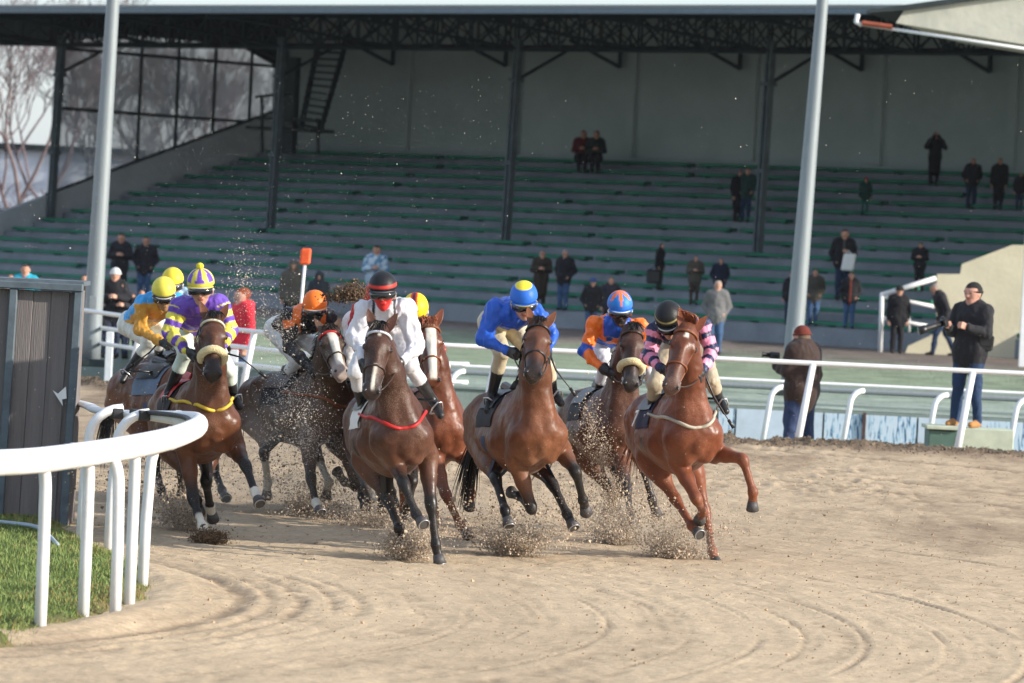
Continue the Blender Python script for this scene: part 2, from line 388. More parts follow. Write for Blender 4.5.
# infield turf bed
def inz(X, Y):
    g = grass_edge_dist(X, Y); return -.03+.09*sstep(-.05, .35, g)+.02*fbm(X*2, Y*2, 0, 3, 3)
xs2 = axis([(-40, -8, 1.0), (-8, -2.3, .07)]); ys2 = axis([(8, 26, 1), (26, 43, .08), (43, 52, 1)])
v, f = grid(xs2, ys2, inz); g = grass_edge_dist(v[:, 0], v[:, 1]); kf = (g[f] > -.08).all(1); f = f[kf]; used = np.unique(f); rm = -np.ones(len(v), int); rm[used] = np.arange(len(used)); v = v[used]; f = rm[f]; g = g[used]
gc = lin('5f693f')*(.8+.3*fbm(v[:, 0]*3, v[:, 1]*3, 0, 3, 6))[:, None]; br = np.clip(sstep(.45, -.02, g+.18*fbm(v[:, 0]*4, v[:, 1]*4, 0, 3, 9)), 0, 1)[:, None]
o = mobj('infield_turf', v, f, mat('turf', (1, 1, 1), rough=.95, spec=.1, attr=True, noise=.3, nscale=30, bump=.02, bscale=40), None, gc*(1-br)+lin('8d7a58')*br, True); tag(o, kind='structure')
# blades
n = 90000; X = rng.uniform(-6.2, -2.5, n); Y = rng.uniform(28.0, 41.5, n); g = grass_edge_dist(X, Y)+.34*fbm(X*3.3, Y*3.3, 0, 4, 9)
m = (g > rng.uniform(.0, .26, n)); X, Y, g = X[m], Y[m], g[m]; Z = inz(X, Y); n = len(X)
hgt = rng.uniform(.022, .06, n)*(.8+.5*fbm(X*5, Y*5, 0, 2, 12)); an = rng.uniform(0, 2*math.pi, n); wd = rng.uniform(.003, .006, n); ln = rng.normal(0, .02, (n, 2))
A_ = np.stack([X-np.cos(an)*wd, Y-np.sin(an)*wd, Z-.005], -1); B_ = np.stack([X+np.cos(an)*wd, Y+np.sin(an)*wd, Z-.005], -1); C_ = np.stack([X+ln[:, 0], Y+ln[:, 1], Z+hgt], -1)
vv = np.stack([A_, B_, C_], 1).reshape(-1, 3); ff = np.arange(3*n).reshape(n, 3)
c = lin('74864a')[None]*rng.uniform(.6, 1.35, (n, 1)); yl = rng.random(n) < np.clip(.42-.5*g+.5*fbm(X*1.3, Y*1.3, 0, 3, 44), .05, .8); c[yl] = lin('9c8a55')*rng.uniform(.6, 1.1, (yl.sum(), 1))
o = mobj('grass', vv, ff, mat('grass_blade', (1, 1, 1), rough=.6, spec=.3, attr=True), None, np.repeat(c, 3, 0), False); tag(o, 'short green turf growing inside the white curved rail', None, None, 'stuff')
# lawn and apron beyond the outer rail, out to the horizon
wallY = lambda x: Ye(x)+9.6
def lz(X, Y):
    t = Y-Ye(X); z = lawn_z(X, Y); z = np.where(t < 9.75, -.02+0*z, z); return z+.02*fbm(X*.8, Y*.8, 0, 3, 14)
us = axis([(-300, -20, 10), (-20, 20, .4), (20, 300, 10)]); ts = np.array([2.0, 3, 5, 7, 9.3, 9.7, 9.8, 10, 11, 12, 13, 14, 16, 18, 20, 22, 24, 26, 28, 30, 33, 36, 39, 42, 45, 48, 52, 56, 60, 70, 90, 120, 200, 400, 900])
Xg, Tg = np.meshgrid(us, ts, indexing='ij'); Yg = Tg+Ye(np.clip(Xg, -9, 40)); Z = lz(Xg, Yg); i = np.arange(Xg.size).reshape(Xg.shape)
Z = np.where(Tg < 9.75, -.02, Z)
v = np.stack([Xg, Yg, Z], -1).reshape(-1, 3); f = np.stack([i[:-1, :-1], i[1:, :-1], i[1:, 1:], i[:-1, 1:]], -1).reshape(-1, 4)
a_, b_ = stand_ab(v[:, 0], v[:, 1]); n1 = fbm(v[:, 0]*.5, v[:, 1]*.5, 0, 3, 15)
g1, g2, bare = lin('85917a'), lin('949f95'), lin('7a706a')
k = sstep(84, 70, v[:, 1]+3*n1)[:, None]; c = g1*(1-k)+g2*k
k = sstep(-14.8, -12.8, b_+1.5*n1-.06*np.clip(a_, -20, 0))[:, None]; c = c*(1-k)+bare*k
o = mobj('lawn', v, f, mat('lawn_grass', (1, 1, 1), rough=.95, spec=.1, attr=True, noise=.35, nscale=1.5, bump=.04, bscale=12), None, c, True); tag(o, kind='structure')
def surf(px, py):
    """first point of the ground or terrace under the sight line"""
    r = ray(px, py); lo = 62.
    for d in np.arange(62, 160, .05):
        p = CAM+r*(d/r[1]); a, b = stand_ab(p[0], p[1])
        g = float(lawn_z(p[0], p[1])) if d > wallY(p[0]) else 0.
        if b > -6.1 and a > -18: g = 1.15+.3*min(13, int((b+6.1)/1.1))
        if p[2] <= g: return V(p[0], p[1], g)
    return p
# ------------------------------------------------------------------ grandstand
M_conc = mat('terrace_concrete', tuple(lin('8c9299')), rough=.9, spec=.2, noise=.6, nscale=.7, dark=tuple(lin('636971')), bump=.02, bscale=8)
M_wallg = mat('rear_wall_paint', tuple(lin('b2bfbe')), rough=.9, spec=.15, noise=.6, nscale=.35, dark=tuple(lin('95a5a3')), bump=.01, bscale=5)
M_green = mat('bench_green', tuple(lin('2f8266')), rough=.6, spec=.3, noise=.6, nscale=1.3, dark=tuple(lin('1c4238')), bump=.003, bscale=20)
M_iron = mat('dark_ironwork', tuple(lin('30393b')), rough=.6, spec=.3, noise=.3, nscale=3)
M_roofu = mat('roof_boarding', tuple(lin('3a4444')), rough=.85, spec=.2, noise=.3, nscale=1.2, stretch=(1, 6, 1))
M_roof = mat('roof_gutter', tuple(lin('66747e')), rough=.5, spec=.4, noise=.1)
M_endw = mat('parapet_concrete', tuple(lin('cdd3d8')), rough=.9, noise=.4, nscale=.8, dark=tuple(lin('aab0b6')), bump=.01, bscale=8)
st = empty('grandstand', SP(0, 0, .6)); tag(st, 'long covered concrete grandstand with green bench rows and iron roof trusses', 'grandstand')
AL, AR = -18.75, 30.
u3, v3 = V(UX, UY, 0), V(VX, VY, 0)
prof = [(-6.1, .3)]
for k in range(14): prof += [(-6.1+1.1*k, 1.15+.3*k), (-6.1+1.1*(k+1) if k < 13 else 9.3, 1.15+.3*k)]
prof += [(9.3, .3)]
b = MB(); b.prism([SP(AL, p, z) for p, z in prof], u3*(AR-AL)); b.build('terrace', M_conc, st)
for k in range(14):
    b = MB(); a0 = AL+.3
    rr = random.Random(k); segs = []
    while a0 < AR:
        ln = rr.uniform(6, 11); segs.append((a0, min(a0+ln, AR))); a0 += ln+.35
    for s0, s1 in segs:
        zt = 1.15+.3*k; bb = -6.1+1.1*k+.19
        b.box(SP((s0+s1)/2, bb, zt+.085), u3*(s1-s0)/2, v3*.17, V(0, 0, .048), .012)
        nb = int((s1-s0)/2.5)+1
        for i in range(nb+1): b.box(SP(s0+.2+(s1-s0-.4)*i/nb, bb+.02, zt+.02), u3*.05, v3*.12, V(0, 0, .02))
    b.build('bench', M_green, st)
b = MB(); b.box(SP((AL+AR)/2-.3, 9.47, 4.8), u3*((AR-AL)/2+.35), v3*.15, V(0, 0, 4.56)); b.build('rear_wall', M_wallg, st)
for i in range(-4, 8):
    b = MB(); ap = -4.4+4.5*i-.1
    if ap < AL+1: continue
    b.box(SP(ap, 9.25, 7.3), u3*.13, v3*.07, V(0, 0, 2.0)); b.build('wall_pilaster', M_wallg, st)
# dark low band in front of the rear wall (two unpainted rows)
# left end wall
zt = lambda bb: 3.42+.325*bb
b = MB(); b.prism([SP(AL-.12, p, z) for p, z in ((-6.4, .3), (9.3, .3), (9.3, zt(9.3)), (-6.4, zt(-6.4)))], -u3*.25); b.build('end_parapet', M_endw, st)
fr = MB()
def bar(p, q, r=.045): fr.tube([p, q], r, 4)
e = lambda bb, z: SP(AL-.24, bb, z)
top = 8.35
for bb in (2.1, 3.5, 5.0, 6.5, 8.0): bar(e(bb, zt(bb)), e(bb, top-.12*max(0, bb-7.2)*2), .055)
for z, x0, x1 in ((7.75, .15, 9.2), (6.0, .15, 7.9)): bar(e(x0, z), e(x1, z), .05)
bar(e(.1, top), e(7.4, top), .06); bar(e(7.4, top), e(9.2, 7.75), .06); bar(e(.0, zt(0)+.03), e(9.2, zt(9.2)+.03), .05); bar(e(.1, 7.9), e(.5, top), .06)
fr.build('window_frame', M_iron, st)
gm = bpy.data.materials.new('hazy_glass'); gm.use_nodes = True; N = gm.node_tree.nodes; bs = N['Principled BSDF']
bs.inputs['Base Color'].default_value = (.55, .64, .74, 1); bs.inputs['Roughness'].default_value = .15; bs.inputs['Alpha'].default_value = .42; bs.inputs['Specular IOR Level'].default_value = .6
b = MB(); b.prism([e(p, z) for p, z in ((.12, zt(.12)), (9.2, zt(9.2)), (9.2, 7.75), (7.4, top), (.12, top))], -u3*.012); b.build('window_pane', gm, st)
b = MB(); b.prism([e(p, z) for p, z in ((-.1, top), (7.4, top), (9.3, 7.75), (9.3, 9.5), (-.1, 8.75))], -u3*.05); b.build('gable_panel', M_roofu, st)
b = MB(); b.prism([SP(a, -.2, z) for a, z in ((-31, 8.55), (-25, 8.35), (-21.5, 8.1), (-18.9, 7.9), (-18.9, 8.78), (-31, 8.78))], v3*.06); b.build('soffit_board', M_roofu, st)
M_colm = mat('column_grey', tuple(lin('5a666c')), rough=.6, spec=.3, noise=.3, nscale=3)
# columns (lean a touch, like the old ironwork does), lattice girders
lean = V(.018, 0, 0)
def col(a, bb, z0, z1):
    b = MB(); p = SP(a, bb, z0); q = SP(a, bb, z1)+lean*(z1-z0)
    for s in (-1, 1): b.box((p+q)/2+u3*s*.065, u3*.03, v3*.10, (q-p)/2)
    b.box((p+q)/2, u3*.06, v3*.02, (q-p)/2); b.box(p+V(0, 0, .06), u3*.22, v3*.22, V(0, 0, .06), .02)
    for z in (.4, .8): b.box(p+(q-p)*z, u3*.14, v3*.15, V(0, 0, .05))
    b.build('column', M_colm, st)
def a_for(px_, z=2.65, bb=0):
    lo, hi = -25., 35.
    for _ in range(40):
        m_ = (lo+hi)/2
        if PX(SP(m_, bb, z))[0] < px_: lo = m_
        else: hi = m_
    return lo
CA = [a_for(50), a_for(270), a_for(505), a_for(757)]; CA += [CA[3]+9.3, CA[3]+18.6]
for i, a in enumerate(CA): col(a, 0, 2.65 if i else 2.4, 8.1)
def lattice(name, P0, P1, T0, T1, n, r=.045, ph=0):
    b = MB(); b.tube([P0, P1], r*1.3, 4); b.tube([T0, T1], r*1.3, 4)
    for i in range(n):
        a0, a1 = i/n, (i+1)/n; p0, p1, t0, t1 = P0+(P1-P0)*a0, P0+(P1-P0)*a1, T0+(T1-T0)*a0, T0+(T1-T0)*a1
        b.tube([p0, t0], r*.8, 4); b.tube([p0, t1], r*.7, 4); b.tube([t0, p1], r*.7, 4)
    b.tube([P1, T1], r, 4); return b.build(name, M_iron, st)
rz = lambda bb: 8.25+(bb+7.5)*.075
for s in range(6):
    a0 = -18.1+9.05*(s-1) if s else -27; 
for s in range(5):
    a0, a1 = CA[s], CA[s+1]
    lattice('girder', SP(a0, 0, 7.82)+lean*5, SP(a1, 0, 7.82)+lean*5, SP(a0, 0, rz(0)-.12)+lean*5, SP(a1, 0, rz(0)-.12)+lean*5, 12)
lattice('girder', SP(-27, 0, 7.9), SP(-18.1, 0, 7.82), SP(-27, 0, rz(0)-.12), SP(-18.1, 0, rz(0)-.12), 12)
for s in range(12):
    if s > 10: break
    a = CA[s//2] if s % 2 == 0 else (CA[s//2]+CA[s//2+1])/2
    lattice('rafter_truss', SP(a, 0, 7.85), SP(a, 9.1, 8.45), SP(a, 0, rz(0)-.1), SP(a, 9.1, rz(9)-.1), 6, .04)
    lattice('rafter_truss', SP(a, 0, 7.85), SP(a, -6.9, 8.28), SP(a, 0, rz(0)-.1), SP(a, -6.9, rz(-7)-.1), 5, .035)
    b = MB(); b.tube([SP(a, 9.15, 7.85), SP(a, 9.15, 8.5)], .07, 4); b.tube([SP(a, 9.15, 7.87), SP(a, 7.0, 8.5)], .06, 4); b.build('bracket', M_iron, st)
    if s % 2 == 0:
        b = MB()
        b.tube([SP(a, 0, 7.0)+lean*4.5, SP(a, 2.2, 7.98)], .05, 4); b.build('bracket', M_iron, st)
# roof deck
b = MB(); b.prism([SP(-34, p, z) for p, z in ((-7.5, rz(-7.5)), (9.8, rz(9.8)), (9.8, rz(9.8)+.15), (-7.5, rz(-7.5)+.12))], u3*(AR+34+2)); b.build('roof', M_roofu, st)
b = MB(); b.box(SP(-1, -7.62, rz(-7.5)+.03), u3*33, v3*.10, V(0, 0, .06), .02); b.build('gutter', M_roof, st)
# left of the end wall the roof runs on over a curved soffit
b = MB(); pts = [SP(-34, -3+.0, 6.6)]
cur = []
for i in range(13):
    u_ = i/12; cur.append(SP(AL-.4-(1-u_)*14, -2.2, 8.35-1.3*(1-u_)**1.6*0+.0))
b = MB()
for i in range(9):
    a0 = AL-1.0-i*1.5; b.tube([SP(a0, -6.9, 8.35), SP(a0, 0, 7.9), SP(a0, 6, 8.7)], .05, 4)
b.build('rafter', M_iron, st)
# stair flight to the roof at the back, left
b = MB()
P1, P2 = W(301, 128, 131.5), W(320, 132, 131.0); Q1, Q2 = W(320, 36, 133.5), W(348, 36, 133.0)
b.tube([P1, Q1], .09, 4); b.tube([P2, Q2], .09, 4)
for i in range(14):
    u_ = (i+.5)/14; p = P1+(Q1-P1)*u_; q = P2+(Q2-P2)*u_; b.box((p+q)/2, (q-p)/2, v3*.14, V(0, 0, .03))
for x0, x1, y in ((258, 322, 128), (258, 322, 118)):
    p, q = W(x0, y, 131), W(x1, y+3, 131); b.box((p+q)/2, (q-p)/2, v3*.5 if y == 128 else v3*.03, V(0, 0, .05))
for x in (262, 278, 292, 318): b.tube([W(x, 95 if x < 290 else 118, 131), W(x, 153, 131)], .05, 4)
b.box((W(290, 60, 132)+W(290, 150, 132))/2, u3*.28, v3*.1, V(0, 0, 1.4))
b.tube([W(255, 97, 131), W(292, 93, 131)], .04, 4); b.build('roof_stair', M_iron, st)
# right: cream stair block with handrail
M_cream = mat('cream_render', tuple(lin('d8d1b8')), rough=.9, spec=.2, noise=.5, nscale=.7, dark=tuple(lin('b8b29a')), bump=.006, bscale=10)
dB = 99.6
blk = [(898, 372), (908, 346), (936, 333), (937, 274), (960, 274), (962, 264), (1012, 245), (1040, 245), (1040, 374)]
b = MB(); b.prism([W(x, y, dB) for x, y in blk], V(.6, 3.2, 0)); o = b.build('stair_block', M_cream); tag(o, 'cream rendered concrete stair block with sloping top at the right end of the terrace', 'wall')
hr = empty('stair_handrail', W(882, 350, dB-.2)); tag(hr, 'white tubular handrail climbing beside the cream stair block', 'handrail')
b = MB(); b.tube([W(880, 356, dB-.3), W(882, 293, dB-.3)], .05, 8); b.tube([W(909, 332, dB-.3), W(909, 300, dB-.3)], .03, 8); b.build('post', M_white, hr, True)
b = MB(); b.tube([W(881, 295, dB-.3), W(936, 278, dB-.3)], .055, 8); b.build('top_rail', M_white, hr, True)
b = MB(); b.tube([W(882, 296, dB-.3), W(936, 307, dB-.3)], .04, 8); b.tube([W(882, 318, dB-.3), W(934, 327, dB-.3)], .04, 8); b.build('lower_rail', M_white, hr, True)
# right: neighbouring canopy edge
dC = 92.
cp = empty('neighbouring_canopy', W(1020, 60, dC)); tag(cp, 'pale sloping roof canopy of the next building, upper right', 'building')
M_can = mat('canopy_cladding', tuple(lin('c2c0b2')), rough=.8, noise=.5, nscale=.9, dark=tuple(lin('9a9c94')), bump=.01, bscale=6)
b = MB(); b.prism([W(896, 23, dC), W(1100, 57, dC), W(1100, -16, dC), W(905, 9, dC)], V(2, 7, 0)); b.build('canopy', M_can, cp)
b = MB(); b.prism([W(866, 13, dC-.15), W(866, 10, dC-.15), W(1100, -22, dC-.15), W(1100, -18, dC-.15), W(905, 10, dC-.15)], V(2, 7, 0)); b.build('eaves', M_iron, cp)
b = MB(); b.tube([W(858, 14, dC-.2), W(856, 22, dC-.2), W(862, 25, dC-.2)], .05, 8); b.tube([W(862, 24.5, dC-.2), W(1100, 60, dC-.2)], .035, 6); b.build('gutter', M_white, cp, True)
b = MB(); b.tube([W(862, 23, dC-.24), W(892, 27, dC-.24)], .06, 6); b.build('flashing', mat('rusty_flashing', tuple(lin('8a4632')), rough=.8, noise=.3), cp)
b = MB(); p = W(1026, 50, dC+1.); b.box(V(p[0]+.25, dC+1, 4.0), V(.07, 0, 0), V(0, .07, 0), V(0, 0, 3.5)); b.build('canopy_post', M_white, cp)
# ------------------------------------------------------------------ poles
M_pole = mat('galvanised_pole', tuple(lin('848c90')), rough=.5, spec=.5, metal=.2, noise=.12, nscale=4, stretch=(8, 8, .4), bump=.002, bscale=20)
def pole(p0, p1, d, r0, r1, label):
    a = W(*p0, d); b_ = W(*p1, d); a = a+(a-b_)/np.linalg.norm(a-b_)*0; b = MB(); dirv = b_-a
    base = a-dirv*((a[2]-lawn_z(a[0], a[1]))/dirv[2]); topp = a+dirv*1.5
    b.tube([base, a, b_, topp], [r0*1.05, r0, r1, r1*.8], 20)
    root = empty('light_pole', base); b.build('pole', M_pole, root, True); tag(root, label, 'pole', 'light poles in front of the grandstand')
    b = MB(); b.box(base+V(0, 0, .06), V(.28, 0, 0), V(0, .28, 0), V(0, 0, .06), .02); b.build('base_plate', M_iron, root)
    b = MB(); b.box(base+unit(dirv)*1.0-V(0, r0, 0), V(.06, 0, 0), V(0, .012, 0), V(0, 0, .14), .01); b.build('hatch', M_pole, root)
pole((92, 335), (113, 0), 73, .155, .105, 'tall pale metal light pole at the left, beside the dark shed')
pole((792, 365), (822.5, 0), 75.5, .160, .098, 'tall pale metal light pole right of centre, behind the man in the brown jacket')
# furlong marker
rt = empty('marker_post', W(301, 330, 62.5)); tag(rt, 'orange capped white marker post beyond the rail, above the orange helmet', 'marker')
b = MB(); b.tube([W(297, 350, 62.5), W(305, 262, 62.5)], .022, 8); b.build('post', M_white, rt, True)
b = MB(); b.box(W(305.5, 256.5, 62.5), V(.075, 0, .005), V(0, .06, 0), V(.006, 0, .115), .03); b.build('marker_head', mat('marker_orange', tuple(lin('d9582a')), rough=.5, noise=.25, nscale=9), rt)
# ------------------------------------------------------------------ rails
def smooth_path(pts, n=8):
    pts = [np.asarray(p, float) for p in pts]; out = []
    for i in range(len(pts)-1):
        p0 = pts[max(i-1, 0)]; p1 = pts[i]; p2 = pts[i+1]; p3 = pts[min(i+2, len(pts)-1)]
        for u in np.linspace(0, 1, n+1)[:-1]: out.append(.5*((2*p1)+(-p0+p2)*u+(2*p0-5*p1+4*p2-p3)*u*u+(-p0+3*p1-3*p2+p3)*u**3))
    return out+[pts[-1]]
M_rail = mat('rail_plastic', (.80, .81, .83), rough=.38, spec=.45, noise=.5, nscale=2.6, dark=(.56, .54, .50), bump=.0015, bscale=12)
nr = empty('inner_rail', (-3, 33, 0)); tag(nr, 'thick white plastic inner rail curving round the infield on hooked posts', 'rail')
RP = [(-7.5, 27.2), (-5.2, 28.2), (-4.2, 28.8), (-3.33, 29.6), (-2.92, 31.2), (-2.58, 33.4), (-2.47, 35.3), (-2.53, 36.6), (-2.80, 37.7), (-3.2, 38.7), (-3.6, 39.8), (-3.95, 41.6), (-4.7, 43.2), (-6.4, 44.6)]
zr = lambda y: 1.16+.0*y
rp = smooth_path([V(x, y, 1.17+.02*sstep(31, 36, y)) for x, y in RP], 10)
def sweep(path, prof, closed=True):
    vs = []; n = len(prof)
    for i, p in enumerate(path):
        t = unit(path[min(i+1, len(path)-1)]-path[max(i-1, 0)]); nrm = V(t[1], -t[0], 0)   # outward (towards the track)
        for a, z in prof: vs.append(p+nrm*a+V(0, 0, z))
    f = [(i*n+k, i*n+(k+1) % n, (i+1)*n+(k+1) % n, (i+1)*n+k) for i in range(len(path)-1) for k in range(n)]
    return vs, f+[list(range(n)), [(len(path)-1)*n+k for k in range(n)][::-1]]
prof = [(.075*math.cos(t)*(1 if math.cos(t) > 0 else .9)+.0, .088*math.sin(t)) for t in np.linspace(0, 2*math.pi, 15)[:-1]]
scl = lambda p: 1-.66*sstep(36.0, 39.5, p[1])
for p in rp: p[2] -= .10*sstep(36.5, 41, p[1])
vs, f = sweep(rp, prof); npf = len(prof)
for i, p in enumerate(rp):
    for k in range(npf): vs[i*npf+k][2] = p[2]+(vs[i*npf+k][2]-p[2])*scl(p)
b = MB(); b.add(vs, f); b.build('rail', M_rail, nr, True)
for j_ in (14, 26, 38, 52, 66, 78):
    if j_+1 < len(rp): vj, fj = sweep([rp[j_]+(rp[j_+1]-rp[j_])*u_ for u_ in (.35, .55)], [(a*1.05, z*1.05*scl(rp[j_])) for a, z in prof]); b = MB(); b.add(vj, fj); b.build('rail_joint', M_rail, nr, True)
M_dkb = mat('bracket_dark', (.03, .032, .035), rough=.5)
vs, f = sweep([p for p in rp if p[1] < 38.6], [(-.070, .050), (-.095, .046), (-.095, .012), (-.070, .008)]); b = MB(); b.add(vs, f); b.build('rail_channel', M_dkb, nr, True)
POSTS = [(40, 632), (83, 619), (115, 617), (129, 606), (142, 589), (108, 551), (80, 544), (-30, 622)]
for px_, py_ in POSTS:
    yh = 240+.0489*(px_-512); d = FPX*CH/(py_-yh); g = W(px_, py_, d); g[2] = 0.02
    pts = np.array([p[:2] for p in rp]); j = int(np.argmin(np.hypot(pts[:, 0]-g[0], pts[:, 1]-g[1]))); j = min(max(j, 1), len(rp)-2)
    q = rp[j]; t = unit(rp[j+1]-rp[j-1]); nrm = V(t[1], -t[0], 0); q = q-nrm*.06; dr = q-g; dr[2] = 0
    up_ = g+V(0, 0, .90)+dr*.12
    path = [g-V(0, 0, .15), g+V(0, 0, .5)+dr*.03, up_]+[up_+dr*.88*(1-math.cos(a))+V(0, 0, .26*math.sin(a)) for a in np.linspace(.25, math.pi/2, 6)]
    b = MB(); b.tube(path, [.042]*len(path), 12); b.build('post', M_rail, nr, True)
    b = MB(); b.box(q-nrm*.05+V(0, 0, -.0), t*.05, nrm*.05, V(0, 0, .045), .01); b.build('bracket', M_dkb, nr)
# outer rail 1 with raked posts
o1 = empty('outer_rail', (0, 60, .3)); tag(o1, 'white tubular outer rail on raked posts along the far edge of the track', 'rail')
def far_pt(px_, py_, dd, z):
    """point of the rail line over pixel column px_: follows the track edge"""
    d = 60.
    for _ in range(20):
        x = (px_-512)/FPX*d; d = float(Ye(x))+dd
    return V((px_-512)/FPX*d, d, z)
line = [far_pt(x, 0, 2.3, 1.37) for x in (-60, 20, 60, 100, 150, 200, 260, 330, 420, 520, 650, 800, 900, 1000, 1100)]
line = smooth_path(line, 4); b = MB(); b.tube(line, .034, 10); b.build('rail', M_white, o1, True)
for x in (20, 128, 240, 335, 484, 644, 800, 960, 1110):
    g = far_pt(x, 0, 2.0, .12); tp = far_pt(x+14, 0, 2.3, 1.36); b = MB(); b.tube([g, tp], [.052, .045], 10); b.build('post', M_white, o1, True)
# thin second and third rails, left
o3 = empty('crowd_rail', (-6, 70, .3)); tag(o3, 'low grey double rail behind the outer rail, in front of the crowd at left', 'rail')
for dd, z in ((5.2, 1.05), (5.2, .80)):
    l3 = smooth_path([far_pt(x, 0, dd, z) for x in (-60, 60, 130, 200, 260, 330, 420, 470)], 4); b = MB(); b.tube(l3, .032, 8); b.build('rail', M_white, o3, True)
for x in (-20, 60, 110, 235, 340): g = far_pt(x, 0, 5.2, .0); b = MB(); b.box(g+V(0, 0, .5), V(.06, 0, 0), V(0, .05, 0), V(0, 0, .5), .01); b.build('post', M_endw, o3)
# rail 2, grey double tube on white hooked posts
o2 = empty('hooked_rail', (2, 65, .0)); tag(o2, 'grey double rail on white hooked posts standing behind the sand bank', 'rail')
for z, r, m in ((.97, .024, M_white), (.885, .045, M_pole)):
    l3 = smooth_path([far_pt(x, 0, 7.2, z) for x in (380, 450, 560, 700, 850, 1000, 1120)], 4); b = MB(); b.tube(l3, r, 8); b.build('rail', m, o2, True)
for x in (446, 610, 766, 846, 930, 1012, 1100):
    g = far_pt(x, 0, 6.9, -.02); tp = far_pt(x+20, 0, 7.05, .92); dr = tp-g; dr[2] = 0; up_ = g+V(0, 0, .72)+dr*.35
    path = [g, up_]+[up_+dr*.65*(1-math.cos(a))+V(0, 0, .20*math.sin(a)) for a in np.linspace(.3, math.pi/2, 5)]
    b = MB(); b.tube(path, .04, 8); b.build('post', M_white, o2, True)
# retaining wall: bare concrete, then painted boards
def wpt(px_, z): return far_pt(px_, 0, 9.6, z)
def wallseg(x0, x1, z0, z1, th=.12):
    b = MB(); n = max(2, int(abs(x1-x0)/25)); P = [wpt(x0+(x1-x0)*i/n, 0) for i in range(n+1)]; off = V(0, th, 0)
    vs = [p+V(0, 0, z0) for p in P]+[p+V(0, 0, z1) for p in P]+[p+V(0, 0, z0)+off for p in P]+[p+V(0, 0, z1)+off for p in P]; m = n+1; f = []
    for i in range(n): f += [(i, i+1, m+i+1, m+i), (m+i, m+i+1, 3*m+i+1, 3*m+i), (2*m+i+1, 2*m+i, 3*m+i, 3*m+i+1)]
    f += [(0, m, 3*m, 2*m), (n, 2*m+n, 3*m+n, m+n)]; b.add(vs, f); return b
M_gw = mat('greenish_concrete', tuple(lin('7f8b86')), rough=.9, noise=.5, nscale=1.4, dark=tuple(lin('66716d')), bump=.01, bscale=8)
M_bd = mat('painted_board', tuple(lin('b4c2cf')), rough=.6, noise=.15, nscale=2, spec=.3)
wl = empty('retaining_wall', (0, 67, 0)); tag(wl, 'low grey green concrete wall holding up the lawn, its right stretch clad in pale boards', 'wall')
wallseg(-80, 722, -.3, .56).build('wall', M_gw, wl); wallseg(722, 1140, -.3, .52).build('wall', M_gw, wl)
for i in range(14):
    x0 = -60+56*i
    if x0+4 < 720: q = wallseg(x0, x0+3, -.28, .57, .02); q.build('buttress', M_endw, wl).location.y -= .03
q = wallseg(-80, 1140, .565, .60, .2); q.build('coping', M_gw, wl).location.y -= .04
bdm = bpy.data.materials.new('board_brushwork'); bdm.use_nodes = True; nt = bdm.node_tree; N = nt.nodes; L = nt.links; tc = N.new('ShaderNodeTexCoord'); mp = N.new('ShaderNodeMapping'); mp.inputs['Scale'].default_value = (24, 1, 3.4); mp.inputs['Rotation'].default_value = (0, .35, 0)
L.new(tc.outputs['Object'], mp.inputs[0]); nn = N.new('ShaderNodeTexNoise'); nn.inputs['Scale'].default_value = 1.2; nn.inputs['Detail'].default_value = 4; nn.inputs['Distortion'].default_value = 1.2; L.new(mp.outputs[0], nn.inputs[0])
cr = N.new('ShaderNodeValToRGB'); e_ = cr.color_ramp.elements; e_[0].position = .50; e_[0].color = (*lin('b9c8d4'), 1); e_[1].position = .64; e_[1].color = (*lin('47607a'), 1); x_ = cr.color_ramp.elements.new(.57); x_.color = (*lin('8fb2cc'), 1)
L.new(nn.outputs[0], cr.inputs[0]); L.new(cr.outputs[0], N['Principled BSDF'].inputs['Base Color'])
for x0, x1, m in ((722, 738, bdm), (740, 826, M_bd), (828, 866, bdm), (869, 920, bdm), (922, 978, M_bd), (980, 1060, bdm)):
    o = wallseg(x0, x1, -.1, .47, .03).build('board', m, wl); o.location.y -= .05
o = wallseg(866, 869, -.1, .50, .05).build('board_post', mat('rust_brown', tuple(lin('4a3632')), rough=.8, noise=.2), wl); o.location.y -= .10
# electrical box the photographer stands on
bx = empty('cabinet', far_pt(968, 0, 3.0, 0)); tag(bx, 'pale green metal cabinet with darker left door, the photographer stands on it', 'cabinet')
M_cab = mat('cabinet_pale', tuple(lin('b6beaa')), rough=.6, noise=.15, nscale=4); M_cabd = mat('cabinet_dark', tuple(lin('4f6a60')), rough=.6, noise=.15, nscale=4)
BXD = 60.2
p0, p1 = W(958, 430, BXD), W(1014, 433, BXD); b = MB(); b.box(V((p0[0]+p1[0])/2, BXD+.35, .28), V((p1[0]-p0[0])/2, 0, 0), V(0, .35, 0), V(0, 0, .30), .01); b.build('body', M_cab, bx)
p0 = W(929, 430, BXD); p1 = W(958, 430, BXD); b = MB(); b.box(V((p0[0]+p1[0])/2, BXD+.33, .26), V((p1[0]-p0[0])/2-.003, 0, 0), V(0, .34, 0), V(0, 0, .27), .01); b.build('door', M_cabd, bx)
b = MB(); b.box(V((p0[0]+p1[0])/2-.01, BXD+.33, .57), V((p1[0]-p0[0])/2+.03, 0, 0), V(0, .40, 0), V(0, 0, .025), .008); b.build('lid', M_cab, bx)
BOXTOP = .585
